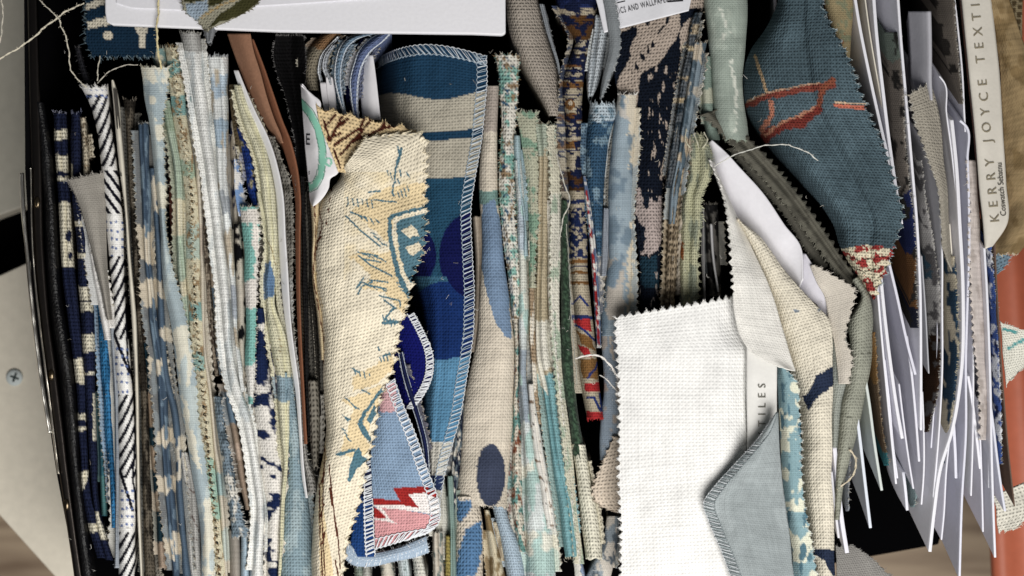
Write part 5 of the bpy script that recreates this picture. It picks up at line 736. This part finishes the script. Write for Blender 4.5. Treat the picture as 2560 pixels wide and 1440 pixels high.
rcard('long white card curving to a corner at the bottom right', [(2384, 300), (2396, 420), (2404, 560), (2412, 720), (2406, 950), (2384, 1080), (2356, 1170), (2340, 1280), (2329, 1380)], '#e3e3ea', D=330, z=8, th=12)
rcard('narrow white card with a peeled top at the upper right', [(2402, 300), (2416, 312), (2422, 400), (2426, 520), (2426, 640), (2422, 760), (2418, 900), (2418, 1080), (2408, 1250), (2402, 1446)], '#d6d7e4', D=330, z=6, th=8)
rcloth('grey cloth with dark motifs at the top right', [(-30, 2330, 2386), (60, 2346, 2388), (160, 2366, 2398), (220, 2386, 2404), (260, 2396, 2408)], Paint('#7d756c').blob('#3e3a36', 18, 22, .60, 80), z=0, zamp=4)
rcard('pale card edge beside the lettered card at the upper right', [(2384, -40), (2396, 60), (2408, 180), (2414, 300), (2416, 330)], D=220, z=-4, th=6)
rcloth('cream twill cloth with pinked left edge near the right end', [(400, 2418, 2440), (500, 2424, 2446), (600, 2424, 2452), (700, 2426, 2456), (800, 2430, 2460), (900, 2440, 2464), (1000, 2448, 2468), (1100, 2450, 2466)], Paint('#cdc4bf').blob('#b8aea8', 10, 30, .6, 81), prof='L', drop='R', zig='L', fray='L', z=6, mat=TWILL, arch=.8, lean=(0, 0), depth=100, zamp=10, frayc='#d6cfc8')
rcard('short white card below the cream twill cloth', [(2424, 940), (2434, 1000), (2446, 1100), (2454, 1172)], D=220, z=-8, th=9)
rcloth('dark green and white knitted cloth low between cards', [(960, 2396, 2412), (1060, 2394, 2410), (1160, 2390, 2406), (1240, 2388, 2402)], Paint('#7f8b82').blob('#39453f', 8, 10, .5, 82), z=-20, depth=160)
rcard('white card with right edge reaching the lower right corner', [(2464, 620), (2470, 720), (2476, 860), (2480, 1000), (2482, 1120), (2486, 1260), (2491, 1394)], '#dcdde6', D=330, z=6, th=8)
rcloth('cobalt and white print cloth at the right end', [(600, 2464, 2476), (700, 2472, 2484), (800, 2476, 2494), (900, 2480, 2498), (980, 2484, 2500), (1060, 2484, 2502), (1160, 2490, 2504)], Paint('#4a68a8').blob('#d3d6dc', 12, 20, .55, 83).blob('#22305c', 10, 22, .64, 84), z=0, depth=180)
rcard('white card second from the right end, low down', [(2478, 1000), (2486, 1060), (2498, 1160), (2508, 1230), (2516, 1278)], '#d2d4e0', D=260, z=2, th=8)
rcard('brown wood-grained strip at the right end of the cards', [(2488, 600), (2494, 720), (2502, 860), (2512, 1000), (2524, 1140), (2538, 1266)], '#6a574c', D=240, z=8, th=3, mat=surface_mat('kraft'), name='wood_strip', cat='strip', group=None)
# lower left group of cards
rcard('tall lavender card below the denim tip', [(2196, 715), (2206, 830), (2220, 980), (2232, 1100), (2243, 1210)], D=300, z=0, th=7)
rcard('narrow bright white card below the denim tip', [(2206, 690), (2216, 790), (2232, 920), (2248, 1030), (2260, 1096)], '#e2e2ea', D=260, z=6, th=11)
rcard('broad lavender card right of the denim tip', [(2222, 640), (2246, 740), (2270, 850), (2292, 936)], '#d5d5e2', D=260, z=8, th=9)
rcard('white card with cut corner below the broad lavender card', [(2270, 840), (2284, 950), (2294, 1060), (2301, 1154)], '#dadae4', D=280, z=-6, th=8)
rcard('grey card ending above the brown velvet foot', [(2306, 640), (2316, 780), (2324, 934)], '#a9aab0', D=200, z=-6, th=5)
rcloth('brown velvet edge with teal foot between low cards', [(830, 2174, 2186), (900, 2178, 2190), (980, 2186, 2198), (1060, 2196, 2206), (1120, 2204, 2214), (1164, 2208, 2220)], Paint('#8a6a3c').bands((1130, 1200, '#2f7078'), (960, 1130, '#6e5c48'), jag=4), z=4, depth=200, frayc='#a99a84')
rcard('sage tinted card in the lower right group', [(2158, 900), (2174, 990), (2190, 1110), (2208, 1226)], '#c6cdca', D=300, z=6, th=9)
rcard('white card with blue flecked edge in the lower right group', [(2140, 990), (2154, 1100), (2168, 1220), (2180, 1320)], '#d3d9e4', D=300, z=8, th=10)
rcloth('small torn grey cloth between the lowest cards', [(1090, 2106, 2126), (1160, 2110, 2124), (1230, 2112, 2122), (1278, 2114, 2122)], '#8e939a', z=6, depth=120)
rcard('folded white card nearest the sage strip', [(2092, 1120), (2100, 1200), (2110, 1300), (2123, 1382)], '#dcdce6', D=220, z=10, th=14)
rcard('slim white card behind the folded white card', [(2082, 1180), (2090, 1260), (2100, 1345)], '#d0d0d8', D=200, z=12, th=8)
rcard('small looped white card low in the dark box corner', [(2262, 1180), (2268, 1230), (2272, 1276)], '#dfe0ea', D=140, z=-60, th=10)
rcloth('teal threads on the small looped card', [(1200, 2274, 2290), (1240, 2274, 2290), (1268, 2274, 2286)], '#8fa3a6', z=-64, depth=100)
rcard('white card tip behind the long curving card', [(2388, 1060), (2392, 1130), (2394, 1196)], '#d8d9e4', D=200, z=-14, th=10)
# lettered card and olive cloth at the far right
kj = card('cream card lettered along its length at the upper right', [(2398, -60, 2470, -60), (2410, 60, 2486, 60), (2424, 200, 2500, 200), (2438, 340, 2508, 340), (2448, 470, 2516, 460), (2458, 560, 2518, 560), (2462, 622, 2482, 616)], '#d2ccbf', prof=[(0, -4), (.14, 0), (.3, 1), (1, -10)], z=26, drop='L', depth=120, res=5, thick=5)
lettering('KERRY JOYCE TEXTILES', (2499, 556), (-.090, -1), 33, '#857d6b', kj.o, kj, squeeze=1.0, spacing=1.95)
lettering('Coswatch Sebatnu', (2516, 540), (-.085, -1), 21, '#3d3a34', kj.o, kj, squeeze=.85)
OV = '#a08a62'
sw('olive tan twill cloth draped at the far right beside the lettered card', [(2432, -60, 2500, -60), (2452, 30, 2530, 20), (2490, 120, 2560, 110), (2500, 240, 2600, 200), (2506, 350, 2620, 320), (2512, 430, 2620, 420), (2514, 520, 2610, 520), (2492, 590, 2600, 560), (2484, 618, 2570, 604), (2490, 636, 2545, 634)], Paint(OV).blob('#8c764e', 50, 60, .6, 85), prof=[(0, -30), (.3, -6), (.7, 6), (1, 0)], z=14, drop='', mat=TWILL, fray='B', frayc='#d0c6b0', frayl=9, zig='b', res=5, rip=9)
sw('snakeskin print cloth at the top right corner', [(-60, 2446, 2560), (40, 2480, 2556), (120, 2510, 2556), (200, 2535, 2560)], Paint('#8d8062').fn('#57492f', lambda x, y: (np.abs(((x + y * .1) / 16.0) % 1 - .5) < .34) & (np.abs(((y + np.floor((x + y * .1) / 16.0) * 9) / 18.0) % 1 - .5) < .36)), prof=[(0, -6), (.5, 4), (1, 0)], z=-4, drop='', mat=FINE, res=3.5)
sw('small blue denim scrap peeping below the olive cloth', [(2478, 640, 2510, 622), (2484, 668, 2522, 650), (2486, 690, 2496, 684)], '#7a93a3', prof=[(0, 0), (1, 0)], z=-40, drop='', mat=COARSE, zig='R', fray='R', frayc='#a9b3b8')
sw('white scrap with turquoise leaves pinked, over the orange panel', [(2500, 806, 2520, 812), (2504, 840, 2570, 832), (2508, 890, 2600, 880), (2514, 940, 2560, 918), (2516, 962, 2530, 946)], Paint('#d9d8cc').line('#5aa8a8', 9, [(2510, 826), (2540, 830)], [(2520, 868), (2560, 852)], jag=3), prof=[(0, 0), (1, 0)], z=-60, drop='', mat=NET, zig='RTB', zamp=9, fray='RTB', frayc='#dcdbd2')
sw('white knitted scrap with fringed edge at the lower right', [(2480, 1240, 2560, 1206), (2490, 1270, 2580, 1250), (2492, 1310, 2570, 1290), (2496, 1330, 2540, 1322)], '#d6d3c6', prof=[(0, 0), (1, 0)], z=-60, drop='', mat=COARSE, zig='RB', zamp=9, fray='RB', frayc='#dcd9cc', frayl=12)

# ------------------------------------------------------------------ more slim cards and lint
for k, (lab, top, D_, z_, th_, c_) in enumerate((
    ('slim cream card between the two tall upper cards', [(2160, -40), (2176, 80), (2200, 220), (2222, 340)], 200, -16, 5, '#d8d2c4'),
    ('slim white card just left of the grey floral cloth', [(2296, 560), (2300, 700), (2302, 860), (2300, 980)], 220, -10, 5, '#e2e2e8'),
    ('slim lavender card just right of the brown velvet foot', [(2344, 700), (2346, 860), (2338, 1010), (2330, 1120)], 240, -12, 5, '#dcdce8'),
    ('slim cream card behind the paisley cloth', [(2376, 560), (2386, 700), (2392, 860), (2384, 1000), (2366, 1120)], 240, -8, 5, '#dcd6ca'),
    ('slim white card left of the cream twill cloth', [(2430, 660), (2434, 800), (2436, 960), (2434, 1120), (2430, 1240)], 280, -6, 6, '#e2e2ea'),
    ('slim grey card right of the cream twill cloth', [(2462, 640), (2466, 780), (2470, 940), (2474, 1100), (2474, 1220)], 260, -10, 5, '#cfd0d8'),
    ('slim white card low between sage and lavender cards', [(2214, 900), (2226, 1010), (2236, 1120), (2246, 1196)], 260, -8, 6, '#e0e0ea'),
    ('slim white card low beside the small looped card', [(2250, 960), (2262, 1060), (2276, 1160), (2286, 1222)], 260, -14, 6, '#dcdce6'),
    ('slim white card low right of the small looped card', [(2308, 980), (2312, 1080), (2312, 1180), (2306, 1262)], 260, -16, 6, '#e0e0e8'),
    ('slim pale card beside the tip of the long curving card', [(2378, 1080), (2368, 1180), (2362, 1290), (2356, 1350)], 280, -10, 6, '#e0e0ea'),
    ('slim white card near the lower right corner scrap', [(2448, 1000), (2454, 1120), (2458, 1240), (2460, 1330)], 300, -8, 6, '#dedee8'))):
    rcard(lab, top, c_, D=D_, z=z_, th=th_)
lr = np.random.default_rng(5); LP = []
for _ in range(260):
    x, y = lr.uniform(140, 2060), lr.uniform(120, 1430); a = lr.uniform(0, 6.28); l = lr.uniform(4, 14); z_ = lr.uniform(2, 24); b_ = lr.normal(0, 4, 2)
    LP.append(world(np.array([(x, y, z_), (x + math.cos(a) * l * .5 + b_[0], y + math.sin(a) * l * .5 + b_[1], z_ + 3), (x + math.cos(a) * l, y + math.sin(a) * l, z_ + lr.uniform(-4, 4))])))
tag(tubes('lint', LP, .42, ['#cfcac0', '#e2e0da', '#9c958a'], None, 3), 'short lint fibres and stray thread ends scattered over the swatches', 'lint', kind='stuff')
